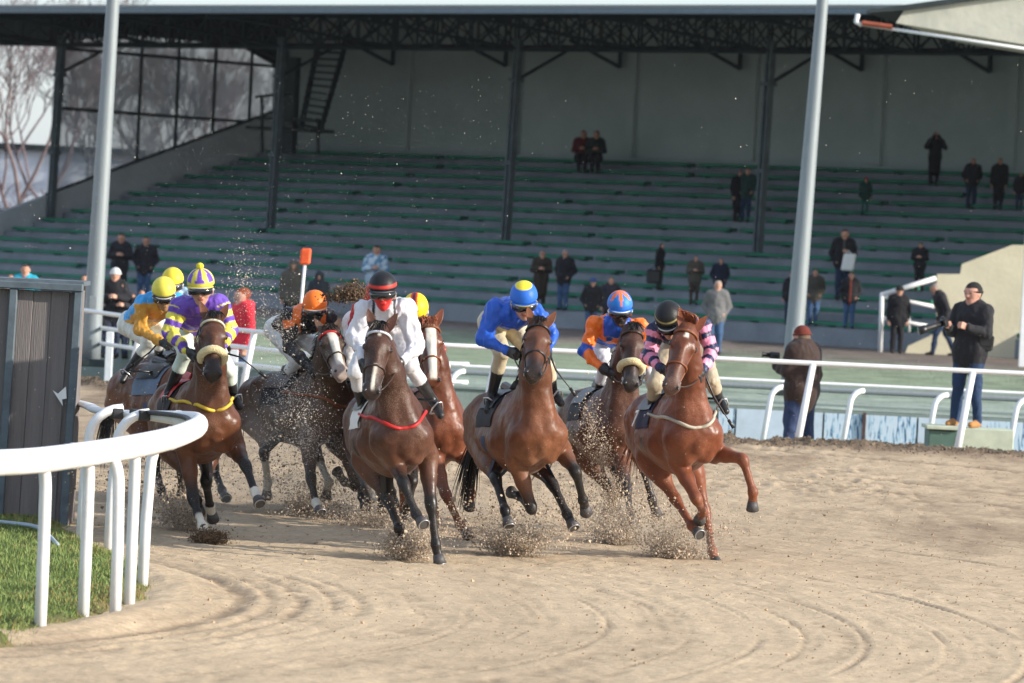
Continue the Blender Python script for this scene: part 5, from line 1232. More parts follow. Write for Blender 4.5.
def paint3(c, I):
    c[:] = BLK; T = np.isin(I['tags'], ['yoke', 'chest']); m = T & (np.abs(np.abs(I['X'])-.12) < .045) & (I['Y'] > -.13); c[m] = ORG
    m = np.isin(I['tags'], ['chest', 'belly']) & (np.hypot(I['X']-.0, I['Y']+.22) < .07); c[m] = ORG
    m = (I['tags'] == 'uaa') & (np.abs(I['t']-.3) < .16) & (I['n'] > .1); c[m] = ORG
def paint1(c, I):
    c[:] = LBLUE
    for s in 'ab':
        for p in ('ua', 'fa'): c[I['tags'] == p+s] = GOLD
    m = np.isin(I['tags'], ['chest', 'yoke', 'belly']) & (I['Z'] < -.02); c[m] = GOLD
def paint9(c, I): c[:] = V(.35, .52, .72)
def hp2(th, ph):
    if th > math.radians(82): return V(.7, .6, .08)*.9
    k = (ph/(2*math.pi)*6+.5) % 1; return PUR if abs(k-.5)*2 < (.30+.35*(th/1.4)) else LYEL
def hp7(th, ph):
    k = (ph/(2*math.pi)*6+.0) % 1; kk = abs(k-.5)*2
    if th > math.radians(72): return V(.03, .16, .55)
    return ORG if kk > (th/1.25) else V(.02, .20, .62)
def hp6(th, ph): return V(.75, .62, .05) if th < math.radians(38) else V(.02, .13, .55)
def hp5(th, ph):
    x = math.sin(th)*math.cos(ph-math.pi/2+math.pi/2); xx = math.sin(th)*math.sin(ph)
    return V(.03, .02, .03) if abs(xx) < .10 else RED if abs(xx) < .26 else V(.85, .62, .02)
def hp8(th, ph): return V(.35, .30, .12) if abs(th-math.radians(70)) < .05 else V(.012, .012, .014)
def hp4(th, ph): return V(.55, .04, .03) if abs(th-math.radians(82)) < .10 else V(.012, .012, .015)
JO = {}
JO[8] = dict(J=dict(hd=(669, 322), sha=(656, 331), shb=(701, 327), ela=(648, 356), elb=(711, 351), haa=(662, 368), hab=(703, 371), pel=(683, 333), kna=(655, 384), knb=(712, 381), ana=(652, 412), anb=(719, 399), toea=(648, 428), toeb=(725, 410)),
  silk=NAVY, paint=paint8, pat=hp8, fd=(-.12, -1, -.85), breech=(.42, .36, .26), gog=True, label='jockey in navy and pink striped silks with black helmet, head bowed low')
JO[7] = dict(J=dict(hd=(620, 311), sha=(595, 325), shb=(639, 327), ela=(584, 352), elb=(646, 348), haa=(607, 371), hab=(642, 373), pel=(606, 338), kna=(605, 366), knb=(650, 372), ana=(597, 402), anb=(655, 400), toea=(591, 424), toeb=(658, 412)),
  silk=ORG, paint=paint7, pat=hp7, fd=(.1, -1, -.3), mask=BLK, gband=(.7, .7, .7), peak=(.03, .15, .5), breech=(.62, .64, .68), label='jockey in orange and blue silks with black face mask and star patterned helmet')
JO[6] = dict(J=dict(hd=(524, 303), sha=(496, 309), shb=(535, 313), ela=(484, 338), elb=(551, 334), haa=(506, 350), hab=(549, 352), pel=(501, 322), kna=(502, 352), knb=(547, 366), ana=(492, 394), anb=(553, 392), toea=(487, 413), toeb=(560, 402)),
  silk=BLUE, paint=paint6, pat=hp6, fd=(.05, -1, -.4), peak=(.02, .10, .4), gband=(.4, .35, .1), breech=(.50, .43, .30), label='jockey in royal blue silks and beige breeches with yellow topped blue helmet')
JO[4] = dict(J=dict(hd=(383, 294), sha=(364, 310), shb=(405, 309), ela=(355, 336), elb=(416, 346), haa=(361, 360), hab=(403, 360), pel=(388, 325), kna=(356, 372), knb=(410, 366), ana=(363, 407), anb=(433, 401), toea=(365, 424), toeb=(441, 416)),
  silk=WHT, paint=paint4, pat=hp4, fd=(0, -1, -.12), mask=RED, neckc=RED, glens=None, gband=(.1, .1, .1), breech=(.62, .62, .65), label='jockey in white silks with red sash, red face scarf and black red banded helmet')
JO[5] = dict(J=dict(hd=(416, 313), sha=(400, 330), shb=(430, 330), ela=(398, 350), elb=(440, 350), haa=(414, 362), hab=(438, 366), pel=(407, 334), kna=(402, 368), knb=(442, 368), ana=(396, 390), anb=(448, 386), toea=(394, 402), toeb=(450, 397)),
  silk=RED*.3, paint=paint5, pat=hp5, fd=(0, -1, -1.0), peak=(.5, .3, .03), label='jockey with yellow, red and black striped helmet bowed behind a white faced chestnut')
JO[10] = dict(J=dict(hd=(375, 303), sha=(360, 312), shb=(396, 312), ela=(354, 334), elb=(402, 338), haa=(362, 355), hab=(386, 358), pel=(364, 322), kna=(350, 366), knb=(396, 368), ana=(348, 388), anb=(400, 390), toea=(346, 402), toeb=(402, 402)),
  silk=RED, paint=paint10, pat=solid(RED), fd=(0, -1, -.4), label='jockey in red jacket with green collar, mostly hidden by the jockey in white')
JO[2] = dict(J=dict(hd=(201, 290), sha=(179, 306), shb=(219, 305), ela=(170, 333), elb=(229, 330), haa=(188, 351), hab=(221, 352), pel=(191, 326), kna=(186, 352), knb=(228, 370), ana=(169, 392), anb=(233, 394), toea=(166, 410), toeb=(240, 407)),
  silk=PUR, paint=paint2, pat=hp2, fd=(0, -1, -.12), pom=(.75, .65, .05), peak=(.6, .5, .08), gband=(.5, .5, .45), breech=(.62, .70, .62), label='jockey in purple and yellow silks with pompom helmet')
JO[3] = dict(J=dict(hd=(315, 310), sha=(290, 316), shb=(329, 318), ela=(290, 346), elb=(337, 340), haa=(306, 364), hab=(322, 368), pel=(286, 328), kna=(298, 360), knb=(338, 364), ana=(279, 386), anb=(347, 384), toea=(276, 400), toeb=(352, 398)),
  silk=BLK, paint=paint3, pat=solid(ORG*.95), fd=(.05, -1, -.25), peak=(.7, .2, .03), mask=BLK, yaw=35, breech=(.66, .68, .68), label='jockey in black silks with orange patches and plain orange helmet')
JO[1] = dict(J=dict(hd=(164, 296), sha=(144, 304), shb=(176, 302), ela=(141, 330), elb=(178, 328), haa=(160, 341), hab=(184, 342), pel=(138, 322), kna=(150, 342), knb=(186, 345), ana=(130, 368), anb=(184, 368), toea=(123, 380), toeb=(186, 380)),
  silk=LBLUE, paint=paint1, pat=solid(LYEL, V(.5, .45, .1), 86), fd=(.1, -1, -.4), yaw=38, mask=V(.35, .2, .1), D=dict(kn=.35, an=.45, toe=.35), breech=(.66, .68, .62), glens=None, label='jockey in light blue and gold silks with plain yellow helmet, leftmost rider')
JO[9] = dict(J=dict(hd=(173, 285), sha=(158, 296), shb=(188, 296), ela=(154, 315), elb=(192, 318), haa=(170, 330), hab=(188, 332), pel=(164, 304), kna=(160, 338), knb=(196, 338), ana=(158, 358), anb=(198, 358), toea=(156, 368), toeb=(200, 368)),
  silk=LBLUE, paint=paint9, pat=solid(V(.78, .60, .05)), fd=(.05, -1, -.3), label='jockey in pale blue with yellow helmet, just visible between the two leftmost riders')
RIDE = {}
for k in ORDER:
    hs = horse(H[k]); RIDE[k] = (hs,)+jockey(JO[k], hs)
    for kk in list(RIDE[k][1]):
        pass
def whip(k, s, p0, p1, dd, label):
    w, body = RIDE[k][1], RIDE[k][2]; d = H[k]['d']; a = W(*p0, d+dd); b_ = W(*p1, d+dd+.05); b = MB()
    h = w['ha'+s]; dirn = unit(b_-a)
    b.tube([h+(a-h)*.0, a, a+(b_-a)*.75, b_], [.010, .009, .005, .004], 6); b.box(b_, dirn*.045, unit(np.cross(dirn, V(0, 1, 0)))*.014, V(0, .003, 0))
    o = b.build('riding_whip', M_black, None, True); tag(o, label, 'whip')
whip(2, 'b', (240, 357), (263, 375), -.15, 'thin black whip held low by the jockey in purple and yellow')
whip(6, 'b', (556, 370), (573, 392), -.05, 'black whip pointing down beside the bay of the jockey in royal blue')
whip(8, 'b', (714, 397), (731, 424), .05, 'black whip pointing down beside the foot of the jockey in pink and navy')
whip(1, 'a', (150, 352), (130, 367), .0, 'black whip held back along the blue grey saddle cloth')
# ------------------------------------------------------------------ onlookers
DK = V(.016, .016, .020); JEAN = V(.05, .10, .20); DJ = V(.02, .035, .075); BRN = V(.06, .045, .035); GRY = V(.14, .14, .145)
def plaid(c, I):
    m = ~np.isin(I['tags'], ['leg', 'shoe', 'pelvis', 'face', 'hairy', 'nose', 'chin', 'lips', 'ear']); v = I['v']
    n = fbm(v[:, 0]*14, v[:, 1]*14, v[:, 2]*14, 2, 4); c[m] = np.where(n[m, None] > 0, V(.5, .6, .68), V(.12, .26, .40))
def jacket(colr):
    def f(c, I): m = np.isin(I['tags'], ['chest', 'belly', 'skirt', 'collar']) & (np.abs((I['v']-I['hip'])@I['sd']) < .018*I['S']) & ((I['v']-I['hip'])@I['yaw'] > 0); c[m] = colr
    return f
PEOPLE = [
 # head top px, foot px, spec, label
 ((933, 132), (933, 192), dict(coat=DK, longc=1, legs=DK, arms='face', hair=(.02, .02, .02)), 'person in long black coat standing alone by the rear wall, hands raised to the face'),
 ((970, 158), (970, 219), dict(coat=DK*1.4, legs=DJ, arms='pocket'), 'person in dark jacket and jeans, left of the group of three high on the terrace'),
 ((997, 158), (997, 221), dict(coat=DK, legs=DJ*.6, longc=1, hair=(.04, .025, .015), turn=-.3), 'person with long hair and dark coat in the middle of the upper right group'),
 ((1018, 172), (1018, 222), dict(coat=DK*1.3, legs=DJ), 'person in dark clothes at the right frame edge high on the terrace'),
 ((863, 183), (864, 217), dict(coat=V(.02, .06, .05), legs=V(.02, .12, .10), cap=(.35, .05, .03), arms='down'), 'small child in dark green with red hat standing alone on the upper terrace'),
 ((744, 168), (745, 227), dict(coat=V(.02, .05, .045), legs=DJ*1.2, turn=-.5, arms='pocket'), 'person in dark green jacket high on the terrace beside the right hand column'),
 ((738, 170), (737, 224), dict(coat=DK, legs=DK, longc=1, turn=.6), 'person in black half hidden behind the one in the dark green jacket'),
 ((838, 230), (841, 301), dict(coat=DK, legs=DJ, arms=('pocket', 'front'), paint=jacket(V(.1, .1, .1))), 'man in black jacket holding a white bag on the terrace'),
 ((812, 269), (812, 331), dict(coat=V(.07, .065, .055), legs=JEAN, arms='pocket'), 'person in grey brown jacket just right of the right hand light pole'),
 ((790, 272), (789, 333), dict(coat=DK, legs=DJ, turn=-.4), 'person in black peeking out left of the right hand light pole'),
 ((849, 272), (848, 335), dict(coat=DK, legs=JEAN*1.2, arms='pocket', paint=jacket(V(.25, .05, .03)), stride=.3), 'man in open black jacket over rust red, directly below the white bag'),
 ((920, 242), (918, 303), dict(coat=DK, legs=DK, longc=0, arms='front', bend=.05, face=(-.3, -1, -.7)), 'man in black coat looking down beside the cream stair block'),
 ((896, 287), (896, 352), dict(coat=DK*.9, legs=DK, cap=(.02, .02, .02), brim=1), 'person all in black with cap in front of the white handrail'),
 ((948, 290), (944, 350), dict(coat=DK*1.3, legs=DJ, bend=.45, stride=1.0, face=(-1, -.2, -.5), hair=(.25, .22, .2)), 'stooping person in dark coat walking past the cream stair block'),
 ((661, 243), (658, 301), dict(coat=DK, legs=V(.05, .06, .045), turn=.5, face=(.7, -.6, -.2)), 'person in black jacket and olive trousers with bag, above the black helmet'),
 ((694, 255), (693, 313), dict(coat=V(.085, .075, .06), legs=BRN, arms='front', hair=(.02, .02, .02)), 'person in grey brown coat standing between two others above the chestnut'),
 ((719, 258), (718, 314), dict(coat=V(.015, .02, .04), legs=DK, arms='pocket'), 'person in dark navy directly behind the man in the grey jacket'),
 ((716, 281), (714, 355), dict(coat=GRY, legs=JEAN, arms='pocket', hair=(.35, .3, .24), skin=V(.5, .3, .22)), 'fair haired man in grey jacket and blue jeans standing right of the pink sleeved jockey'),
 ((591, 279), (590, 338), dict(coat=DK, legs=JEAN, longc=0, cap=(.04, .08, .2), arms='pocket'), 'person in black coat with blue cap behind the orange and blue jockey'),
 ((608, 277), (608, 336), dict(coat=V(.03, .03, .04), legs=DK, arms='down'), 'person in dark scarf and coat right behind the orange and blue helmet'),
 ((544, 251), (539, 317), dict(coat=BRN*.7, legs=BRN*.5, arms='front', hairline=.09, longc=1), 'bald man in dark brown coat with folded hands, left of a pair'),
 ((563, 250), (562, 320), dict(coat=DK, legs=JEAN, turn=-.6, hair=(.30, .28, .25), arms='pocket'), 'grey haired man in black jacket and blue jeans, right of a pair'),
 ((373, 246), (373, 318), dict(coat=V(.4, .5, .6), legs=DK, paint=plaid, arms='front'), 'person in pale blue patterned jacket above the black red banded helmet'),
 ((290, 262), (290, 336), dict(coat=V(.09, .08, .07), legs=DK, hood=True, hair=(.08, .06, .05)), 'person in grey brown hooded coat left of the orange marker post'),
 ((316, 273), (316, 338), dict(coat=V(.03, .035, .045), legs=DK, hood=True), 'person in dark hooded coat right of the orange marker post'),
 ((120, 234), (118, 302), dict(coat=DK*1.2, legs=DK, longc=1, arms='front'), 'man in long black coat on the terrace beside the left light pole'),
 ((143, 237), (143, 303), dict(coat=DK*1.4, legs=JEAN, arms='pocket'), 'man in black jacket and blue jeans beside the man in long coat at left'),
]
for hd, ft, spc, lb in PEOPLE:
    g = surf(*ft)
    if hd in ((896, 287), (948, 290)): g = W(ft[0], ft[1], 98.6); g[2] = lawn_z(g[0], g[1])
    s = FPX/g[1]; S = min(1.95, max(1.0, (PX(g)[1]-hd[1])/s*1.03)); spc = dict(spc)
    if spc.get('bend', 0) > .2: S *= 1.12
    body, inf = spectator(hd, g, S, spc); tag(body, lb, 'person', 'onlookers on the terrace and lawn')
    if 'holding a white bag' in lb:
        c = inf['wr'][1][0]; b = MB(); b.box(c+V(.02, -.14, -.24), V(.14, 0, 0), V(.02, .06, 0), V(.03, 0, .20), .05); b.tube([c+V(-.06, -.12, -.05), c+V(0, -.10, .03), c+V(.08, -.12, -.05)], .012, 5); o = b.build('bag', M_white); tag(o, 'white carrier bag held by the man in black jacket', 'bag')
    if 'olive' in lb:
        c = inf['wr'][0][0]; b = MB(); b.box(c+V(-.10, -.06, -.25), V(.17, 0, 0), V(0, .08, 0), V(0, 0, .17), .05); b.tube([c+V(-.2, -.06, -.1), c+V(-.05, -.04, .05), c+V(.03, -.06, -.1)], .014, 5); o = b.build('bag', M_black); tag(o, 'black shoulder bag held by the person in olive trousers', 'bag')
for a0, d_, spn in ((581, 0, dict(coat=V(.12, .015, .02), legs=DK, hair=(.08, .02, .02))), (594, 0, dict(coat=V(.03, .035, .03), legs=DK))):
    g = surf(a0, 182); body, inf = spectator(None, g+V(0, 0, .02), 1.7, dict(spn, seated=True, arms='front')); tag(body, 'seated person in dark red jacket on the top bench' if a0 == 581 else 'seated person in dark grey jacket on the top bench', 'person', 'onlookers on the terrace and lawn')
CROWD = [((82, 272), dict(coat=BRN, hair=(.02, .02, .02)), 'person in brown coat between the shed and the left light pole'), ((112, 267), dict(coat=DK, cap=(.6, .6, .6), arms='front'), 'person in black coat with white knitted hat at the left rail'),
 ((120, 279), dict(coat=DK*1.5, arms='front', hair=(.2, .1, .05)), 'brown haired person in dark coat below the white knitted hat'), ((131, 291), dict(coat=V(.35, .02, .02), arms='down', hair=(.06, .02, .01)), 'person in dark red jacket at the left rail behind the gold sleeved jockey'),
 ((22, 262), dict(coat=V(.02, .30, .42), hair=(.03, .02, .02), paint=jacket(V(.4, .04, .04))), 'person in turquoise jacket looking over the shed'), ((100, 284), dict(coat=DK*.8), 'person in black hidden behind the left light pole'), ((93, 276), dict(coat=V(.05, .04, .04), arms='front'), 'person in dark brown coat half hidden just left of the left light pole'), ((104, 296), dict(coat=DK*2, hair=(.1, .07, .05)), 'shorter person in dark grey in front of the white knitted hat'), ((139, 287), dict(coat=DK, hair=(.03, .02, .02), turn=.5), 'person in black at the rail right of the dark red jacket'), ((8, 272), dict(coat=V(.3, .25, .22), hair=(.3, .15, .08)), 'person in pale jacket at the left frame edge behind the shed')]
for (x, y), spc, lb in CROWD:
    d = 77.5; yh = 240+.0489*(x-512); X = (x-512)/FPX*d; z0 = float(lawn_z(X, d)); zt_ = CH-(y-yh)/(FPX/d); body, inf = spectator(None, V(X, d, z0), min(1.8, max(1.15, zt_-z0)), dict(spc)); tag(body, lb, 'person', 'onlookers on the terrace and lawn')
# woman in the red coat, in profile
RC_ = V(.62, .03, .05)
X = (241-512)/FPX*71
body, inf = spectator(None, V(X, 71, .0), 1.86, dict(coat=RC_, legs=JEAN, hair=(.22, .05, .02), face=(-.85, -.5, -.05), arms='down', h=.016, skin=V(.55, .32, .25))); tag(body, 'woman in bright red padded coat with auburn hair, seen in profile behind the rail', 'person')
b = MB(); b.ellip(inf['hc']-inf['fd']*.09-inf['up']*.13, [V(.13, 0, 0), V(0, .13, 0), V(0, 0, .08)], 14, 8); b.build('hood', mat('red_coat', tuple(RC_), rough=.8, noise=.15, bump=.01, bscale=20), body, True)
b = MB(); b.ellip(inf['hc']+inf['up']*.03-inf['fd']*.03, [inf['sd']*.112, inf['fd']*.118, inf['up']*.11], 16, 10, 0, math.radians(110)); b.build('hair', mat('auburn', (.22, .05, .02), rough=.7, noise=.3, nscale=30, bump=.01, bscale=40), body, True)
# man in the brown jacket, back turned
dM = 61.0; X = (804-512)/FPX*dM
body, inf = spectator(None, V(X, dM, .0), 1.84, dict(coat=V(.045, .028, .024), legs=V(.03, .045, .10), spread=.24, cap=(.15, .03, .02), face=(-.75, .62, -.1), lean=-.02, arms=('cam', 'down'), bulk=1.5, h=.014, hair=(.15, .1, .07), glove=1)); tag(body, 'man in dark brown jacket with rust red beanie, back turned, at the outer rail', 'person')
q = W(768, 355, dM-.1); b = MB(); b.box(q+V(.09, 0, 0), V(.07, 0, -.0), V(0, .05, 0), V(0, 0, .045), .012); b.tube([q+V(.03, 0, 0), q+V(-.06, 0, .005), q+V(-.06, 0, .005), q+V(-.08, 0, .007)], [.032, .032, .038, .038], 12); o = b.build('camera', M_black, None, True); tag(o, 'small black camera held out by the man in the brown jacket', 'camera')
# photographer on the cabinet
gp = W(966, 427, 60.5); gp[2] = BOXTOP
body, inf = spectator(None, gp, 1.96, dict(coat=V(.022, .022, .026), legs=V(.022, .045, .10), shoe=V(.42, .20, .07), spread=.16, cap=(.012, .012, .014), face=(-.62, -.78, -.02), arms='cam', bulk=1.12, h=.0135, lean=.03, hair=(.03, .02, .02), skin=V(.55, .30, .23))); tag(body, 'photographer in black jacket, black beanie, jeans and tan boots standing on the green cabinet', 'person')
dp = gp[1]-.32; b = MB(); cb = W(943, 323, dp); ce = W(919, 331, dp-.1); ax = unit(ce-cb); s2 = unit(np.cross(ax, V(0, 0, 1))); u2 = np.cross(s2, ax)
b.box(cb-ax*.02, ax*.035, s2*.075, u2*.055, .015); b.box(cb+u2*.065-ax*.02, ax*.025, s2*.03, u2*.02, .01)
o = b.build('camera', M_black); tag(o, 'black camera with long telephoto lens held by the photographer on the cabinet', 'camera')
b = MB(); b.tube([cb, cb+ax*.12, cb+ax*.125, cb+ax*.26, cb+ax*.265, ce], [.042, .042, .05, .05, .058, .062], 16); b.cur = 1; b.tube([ce-ax*.01, ce+ax*.004], [.054, .054], 16); b.build('lens', [M_black, M_lens], o, True)
q = W(986, 343, gp[1]-.12); b = MB(); b.box(q, V(.10, 0, 0), V(0, .07, 0), V(.01, 0, .11), .03); b.box(q+V(0, -.075, .03), V(.09, 0, 0), V(0, .01, 0), V(0, 0, .07), .01); b.tube([q+V(-.09, 0, .10), inf['nk']+V(.05, -.14, -.05), inf['nk']+V(-.05, 0, .02)], .016, 5); o = b.build('bag', M_black); tag(o, 'black camera bag slung at the hip of the photographer', 'bag')
# ------------------------------------------------------------------ flying sand
OCT = np.array([(1, 0, 0), (-1, 0, 0), (0, 1, 0), (0, -1, 0), (0, 0, 1), (0, 0, -1)], float); OF = np.array([(0, 2, 4), (2, 1, 4), (1, 3, 4), (3, 0, 4), (2, 0, 5), (1, 2, 5), (3, 1, 5), (0, 3, 5)])
M_clod = mat('wet_sand_clod', (1, 1, 1), rough=.95, spec=.15, attr=True)
def clods(name, P, size, label, base='8a7156', var=.45):
    n = len(P); s = size*np.exp(rng.normal(0, .45, n)); J = 1+rng.normal(0, .25, (n, 6, 1)); A = rng.normal(size=(n, 3, 3)); Qm = np.linalg.qr(A)[0]
    v = P[:, None, :]+np.einsum('kj,nji->nki', OCT, Qm)*J*s[:, None, None]; f = (np.arange(n)[:, None, None]*6+OF[None]).reshape(-1, 3)
    c = lin(base)*rng.uniform(1-var, 1+var, (n, 1)); o = mobj(name, v.reshape(-1, 3), f, M_clod, None, np.clip(np.repeat(c, 6, 0), 0, 1), False); tag(o, label, None, None, 'stuff')
def puff(px_, py_, d, n, rx, rz, ry=.35, skew=0.):
    n = int(n*2.4)
    """clump of grains: dense low, thrown up and back"""
    c = W(px_, py_, d); u = rng.normal(size=(n, 3)); r = rng.random(n)**.55; u /= np.linalg.norm(u, axis=1)[:, None]
    k = np.exp(rng.normal(0, .35, n))
    p = c+np.stack([u[:, 0]*rx*r*k, u[:, 1]*ry*r, u[:, 2]*rz*r*k], -1); p[:, 0] += skew*(p[:, 2]-c[2]); p = p[p[:, 2] > .01]; return p
def fan(px_, py_, d, n, dirx, h, w=.25):
    n = int(n*2.4)
    """fountain of grains rising from a hoof"""
    c = W(px_, py_, d); c[2] = .02; t = rng.random(n)**1.3; a = rng.normal(dirx, w, n); z = t*h*np.exp(rng.normal(0, .3, n)); p = c+np.stack([a*t*1.1, rng.normal(.1, .25, n)*t, z], -1)+rng.normal(0, .03, (n, 3)); return p[p[:, 2] > .01]
S_ = [
 ('ball of sand thrown up under the dark bay with red breast strap', [puff(408, 546, 38.6, 3400, .21, .15, .2), puff(412, 536, 38.9, 1200, .27, .20, .3), fan(405, 552, 38.7, 400, .0, .5, .4)], .0075),
 ('spray of sand under the bay of the jockey in royal blue', [puff(520, 541, 39.8, 2400, .24, .10, .3), fan(520, 550, 39.8, 2200, .1, .42, .55), fan(505, 546, 39.9, 800, -.5, .35, .4)], .0075),
 ('spray of sand under the dark bay with sheepskin noseband at right', [puff(620, 538, 42.2, 2200, .24, .12, .3), fan(612, 545, 42.2, 2400, -.1, .60, .5)], .0075),
 ('spray of sand under the chestnut furthest right', [puff(676, 553, 40.6, 2600, .26, .12, .25), fan(672, 562, 40.6, 2200, -.1, .45, .45), puff(722, 568, 40.2, 500, .13, .035, .15)], .0075),
 ('grains streaming off the flank of the dark bay at right', [puff(590, 425, 42.4, 330, .16, .34, .15), puff(602, 458, 42.3, 450, .14, .30, .15), puff(612, 500, 42.3, 600, .12, .25, .15)], .0065),
 ('clod of dark sand kicked up by the white footed bay at left', [puff(210, 538, 39.5, 1800, .15, .075, .15)], .0080),
 ('spray of sand behind the legs of the bay beside the inner rail', [fan(196, 545, 41.0, 1500, -.5, .55, .45), puff(180, 520, 41.2, 1000, .25, .16, .3)], .0085),
 ('spray of sand around the legs of the dusty dark brown horse', [fan(300, 520, 44.0, 3000, .2, .8, .9), puff(320, 520, 44.0, 2600, .60, .22, .6), puff(370, 525, 43.0, 2200, .5, .22, .4)], .0070),
 ('fine sand spattering the dusty dark brown horse and its rider', [puff(290, 400, 43.0, 900, .40, .50, .15), puff(275, 325, 43.2, 500, .38, .42, .3), puff(245, 280, 43.5, 350, .34, .45, .4), puff(310, 440, 42.9, 650, .35, .30, .1)], .0048),
 ('dark lump of sand flying above the orange helmet', [puff(352, 293, 43.0, 900, .16, .10, .12), puff(338, 297, 43.0, 300, .14, .06, .1)], .0090),
]
for lb, cl, sz in S_: clods('sand_spray', np.concatenate(cl), sz*.64, lb, 'c8beb2' if 'fine sand' in lb else 'b4a390' if 'dark' not in lb[:12] and 'clod' not in lb else '6e5a48')
n = 5000; xp = np.concatenate([rng.uniform(0, 1024, n//3), rng.normal(230, 150, n-n//3)]); yp = np.concatenate([rng.uniform(60, 520, n//3), rng.uniform(90, 500, n-n//3)]); dd = rng.uniform(39, 46, n)
P_ = np.array([W(a, b_, c) for a, b_, c in zip(xp, yp, dd)]); P_ = P_[P_[:, 2] > .05]; clods('airborne_grains', P_, .0019, 'fine pale grains of sand hanging in the air around the runners', 'd0c8ba', .3)
n = 9000; X = rng.uniform(-8, 8, n); Y = Ye(X)+rng.normal(.6, .38, n); Z = track_z(X, Y)+.004
clods('bank_clods', np.stack([X, Y, Z], -1), .010, 'dark crumbling earth clods lying along the bank at the track edge', '75685a', .3)
# loose clods on the track surface
n = 3500; X = rng.uniform(-4.5, 6, n); Y = rng.uniform(30, 56, n); m = grass_edge_dist(X, Y) < -.2; X, Y = X[m], Y[m]; Z = track_z(X, Y)+.002
clods('loose_clods', np.stack([X, Y, Z], -1), .007, 'small clods and pebbles scattered on the sand track', 'a58e74', .3)

# soft dust hanging round the hooves: closed thin volumes of even density
def dust_mat(dn):
    m = bpy.data.materials.new('dust_%03d' % int(dn*1000)); m.use_nodes = True; nt = m.node_tree; nt.nodes.remove(nt.nodes['Principled BSDF']); pv = nt.nodes.new('ShaderNodeVolumePrincipled')
    pv.inputs['Density'].default_value = dn; pv.inputs['Color'].default_value = (.93, .84, .72, 1); nt.links.new(pv.outputs[0], nt.nodes['Material Output'].inputs['Volume']); return m
for px_, py_, d, rx, ry, rz_, dn, lb in ((315, 455, 44.2, 1.0, .7, .62, .16, 'around the dusty dark brown horse'), (345, 500, 44.8, 1.5, .8, .30, .22, 'low behind the leading dark bay'), (408, 543, 38.7, .30, .25, .20, .8, 'under the leading dark bay'), (520, 536, 39.9, .42, .4, .22, .5, 'under the bright bay'),
    (618, 528, 42.2, .40, .35, .28, .5, 'under the dark bay at right'), (675, 545, 40.7, .42, .35, .22, .6, 'under the chestnut at far right'), (185, 525, 41.2, .55, .4, .25, .4, 'behind the bay beside the inner rail')):
    b = MB(); b.ellip(W(px_, py_, d), [V(rx, 0, 0), V(0, ry, 0), V(0, 0, rz_)], 24, 14); o = b.build('dust', dust_mat(dn), None, True); tag(o, 'soft cloud of sand dust '+lb, None, None, 'stuff')
# ------------------------------------------------------------------ camera, sky, sun
cam = bpy.data.cameras.new('camera'); co = bpy.data.objects.new('camera', cam); COL.objects.link(co); SC.camera = co
R = Matrix([[rtc[i], upc[i], -fwd[i]] for i in range(3)]).to_4x4(); co.matrix_world = Matrix.Translation(Vector(CAM))@R
cam.sensor_width = 36; cam.lens = FPX/1024*36; cam.clip_start = 1; cam.clip_end = 3000
cam.dof.use_dof = True; cam.dof.focus_distance = 40.3; cam.dof.aperture_fstop = 3.6
SUN_EL, SUN_AZ = math.radians(21), math.radians(72)      # azimuth measured from behind the camera towards the right
sdir = V(math.sin(SUN_AZ)*math.cos(SUN_EL), -math.cos(SUN_AZ)*math.cos(SUN_EL), math.sin(SUN_EL))
sl = bpy.data.lights.new('sun', 'SUN'); sl.energy = 3.4; sl.angle = math.radians(1.2); sl.color = (1, .93, .82)
so = bpy.data.objects.new('sun', sl); COL.objects.link(so); so.rotation_euler = Vector(sdir).to_track_quat('Z', 'Y').to_euler(); so.location = (30, -10, 30)
w = bpy.data.worlds.new('World'); SC.world = w; w.use_nodes = True; nt = w.node_tree
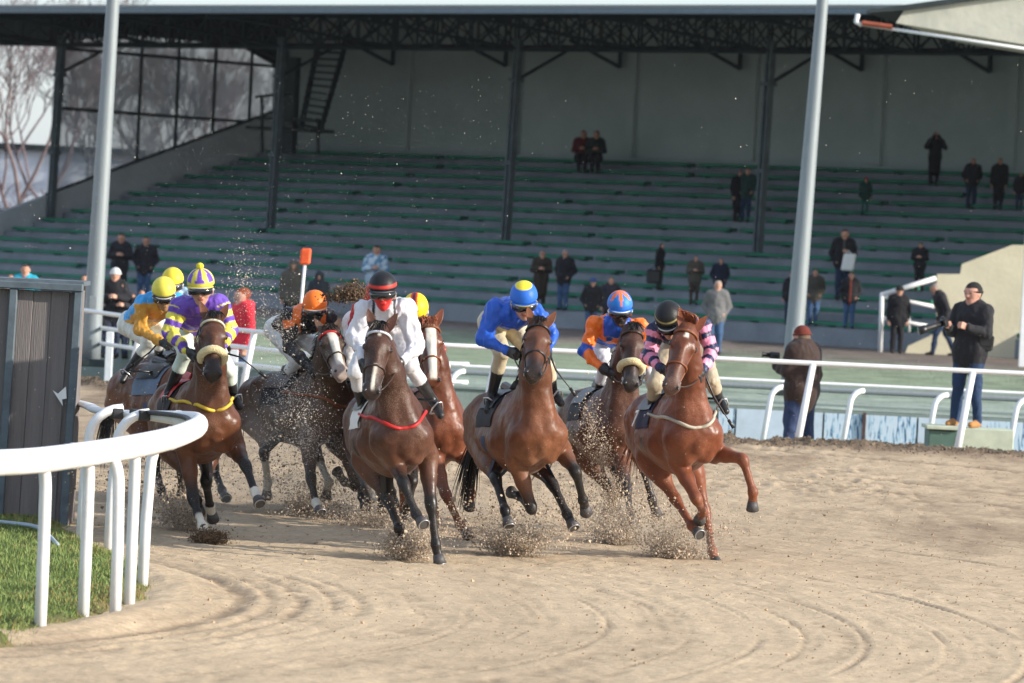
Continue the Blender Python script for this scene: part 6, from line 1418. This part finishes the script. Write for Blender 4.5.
sk = nt.nodes.new('ShaderNodeTexSky'); sk.sky_type = 'NISHITA'; sk.sun_disc = False; sk.sun_elevation = SUN_EL
sk.sun_rotation = math.atan2(sdir[0], sdir[1]); sk.air_density = 1.0; sk.dust_density = 1.2; sk.ozone_density = 1.0
N = nt.nodes; L = nt.links; tc = N.new('ShaderNodeTexCoord'); mp = N.new('ShaderNodeMapping'); mp.inputs['Scale'].default_value = (1, 1, 4); L.new(tc.outputs['Generated'], mp.inputs[0])
nz = N.new('ShaderNodeTexNoise'); nz.inputs['Scale'].default_value = 2.2; nz.inputs['Detail'].default_value = 6; L.new(mp.outputs[0], nz.inputs['Vector'])
mr = N.new('ShaderNodeMapRange'); mr.inputs['From Min'].default_value = .35; mr.inputs['From Max'].default_value = .65; mr.inputs['To Min'].default_value = .62; mr.inputs['To Max'].default_value = .82; L.new(nz.outputs[0], mr.inputs[0])
mx = N.new('ShaderNodeMix'); mx.data_type = 'RGBA'; L.new(mr.outputs[0], mx.inputs['Factor']); L.new(sk.outputs[0], mx.inputs['A']); mx.inputs['B'].default_value = (2.2, 2.55, 3.1, 1)   # thin bright winter cloud
L.new(mx.outputs['Result'], N['Background'].inputs[0]); N['Background'].inputs[1].default_value = .15
SC.view_settings.view_transform = 'Standard'; SC.view_settings.look = 'None'; SC.view_settings.exposure = 1.02; SC.view_settings.gamma = 1
SC.render.engine = 'CYCLES'

hm = bpy.data.materials.new('thin_haze'); hm.use_nodes = True; nt = hm.node_tree; nt.nodes.remove(nt.nodes['Principled BSDF'])
pv = nt.nodes.new('ShaderNodeVolumePrincipled'); pv.inputs['Density'].default_value = .00008; pv.inputs['Color'].default_value = (.86, .92, 1, 1); pv.inputs['Anisotropy'].default_value = .2
nt.links.new(pv.outputs[0], nt.nodes['Material Output'].inputs['Volume'])
b = MB(); b.box(V(0, 485, 8.5), V(320, 0, 0), V(0, 495, 0), V(0, 0, 10.0)); o = b.build('haze', hm); tag(o, 'thin winter haze hanging over the whole racecourse', None, None, 'stuff')
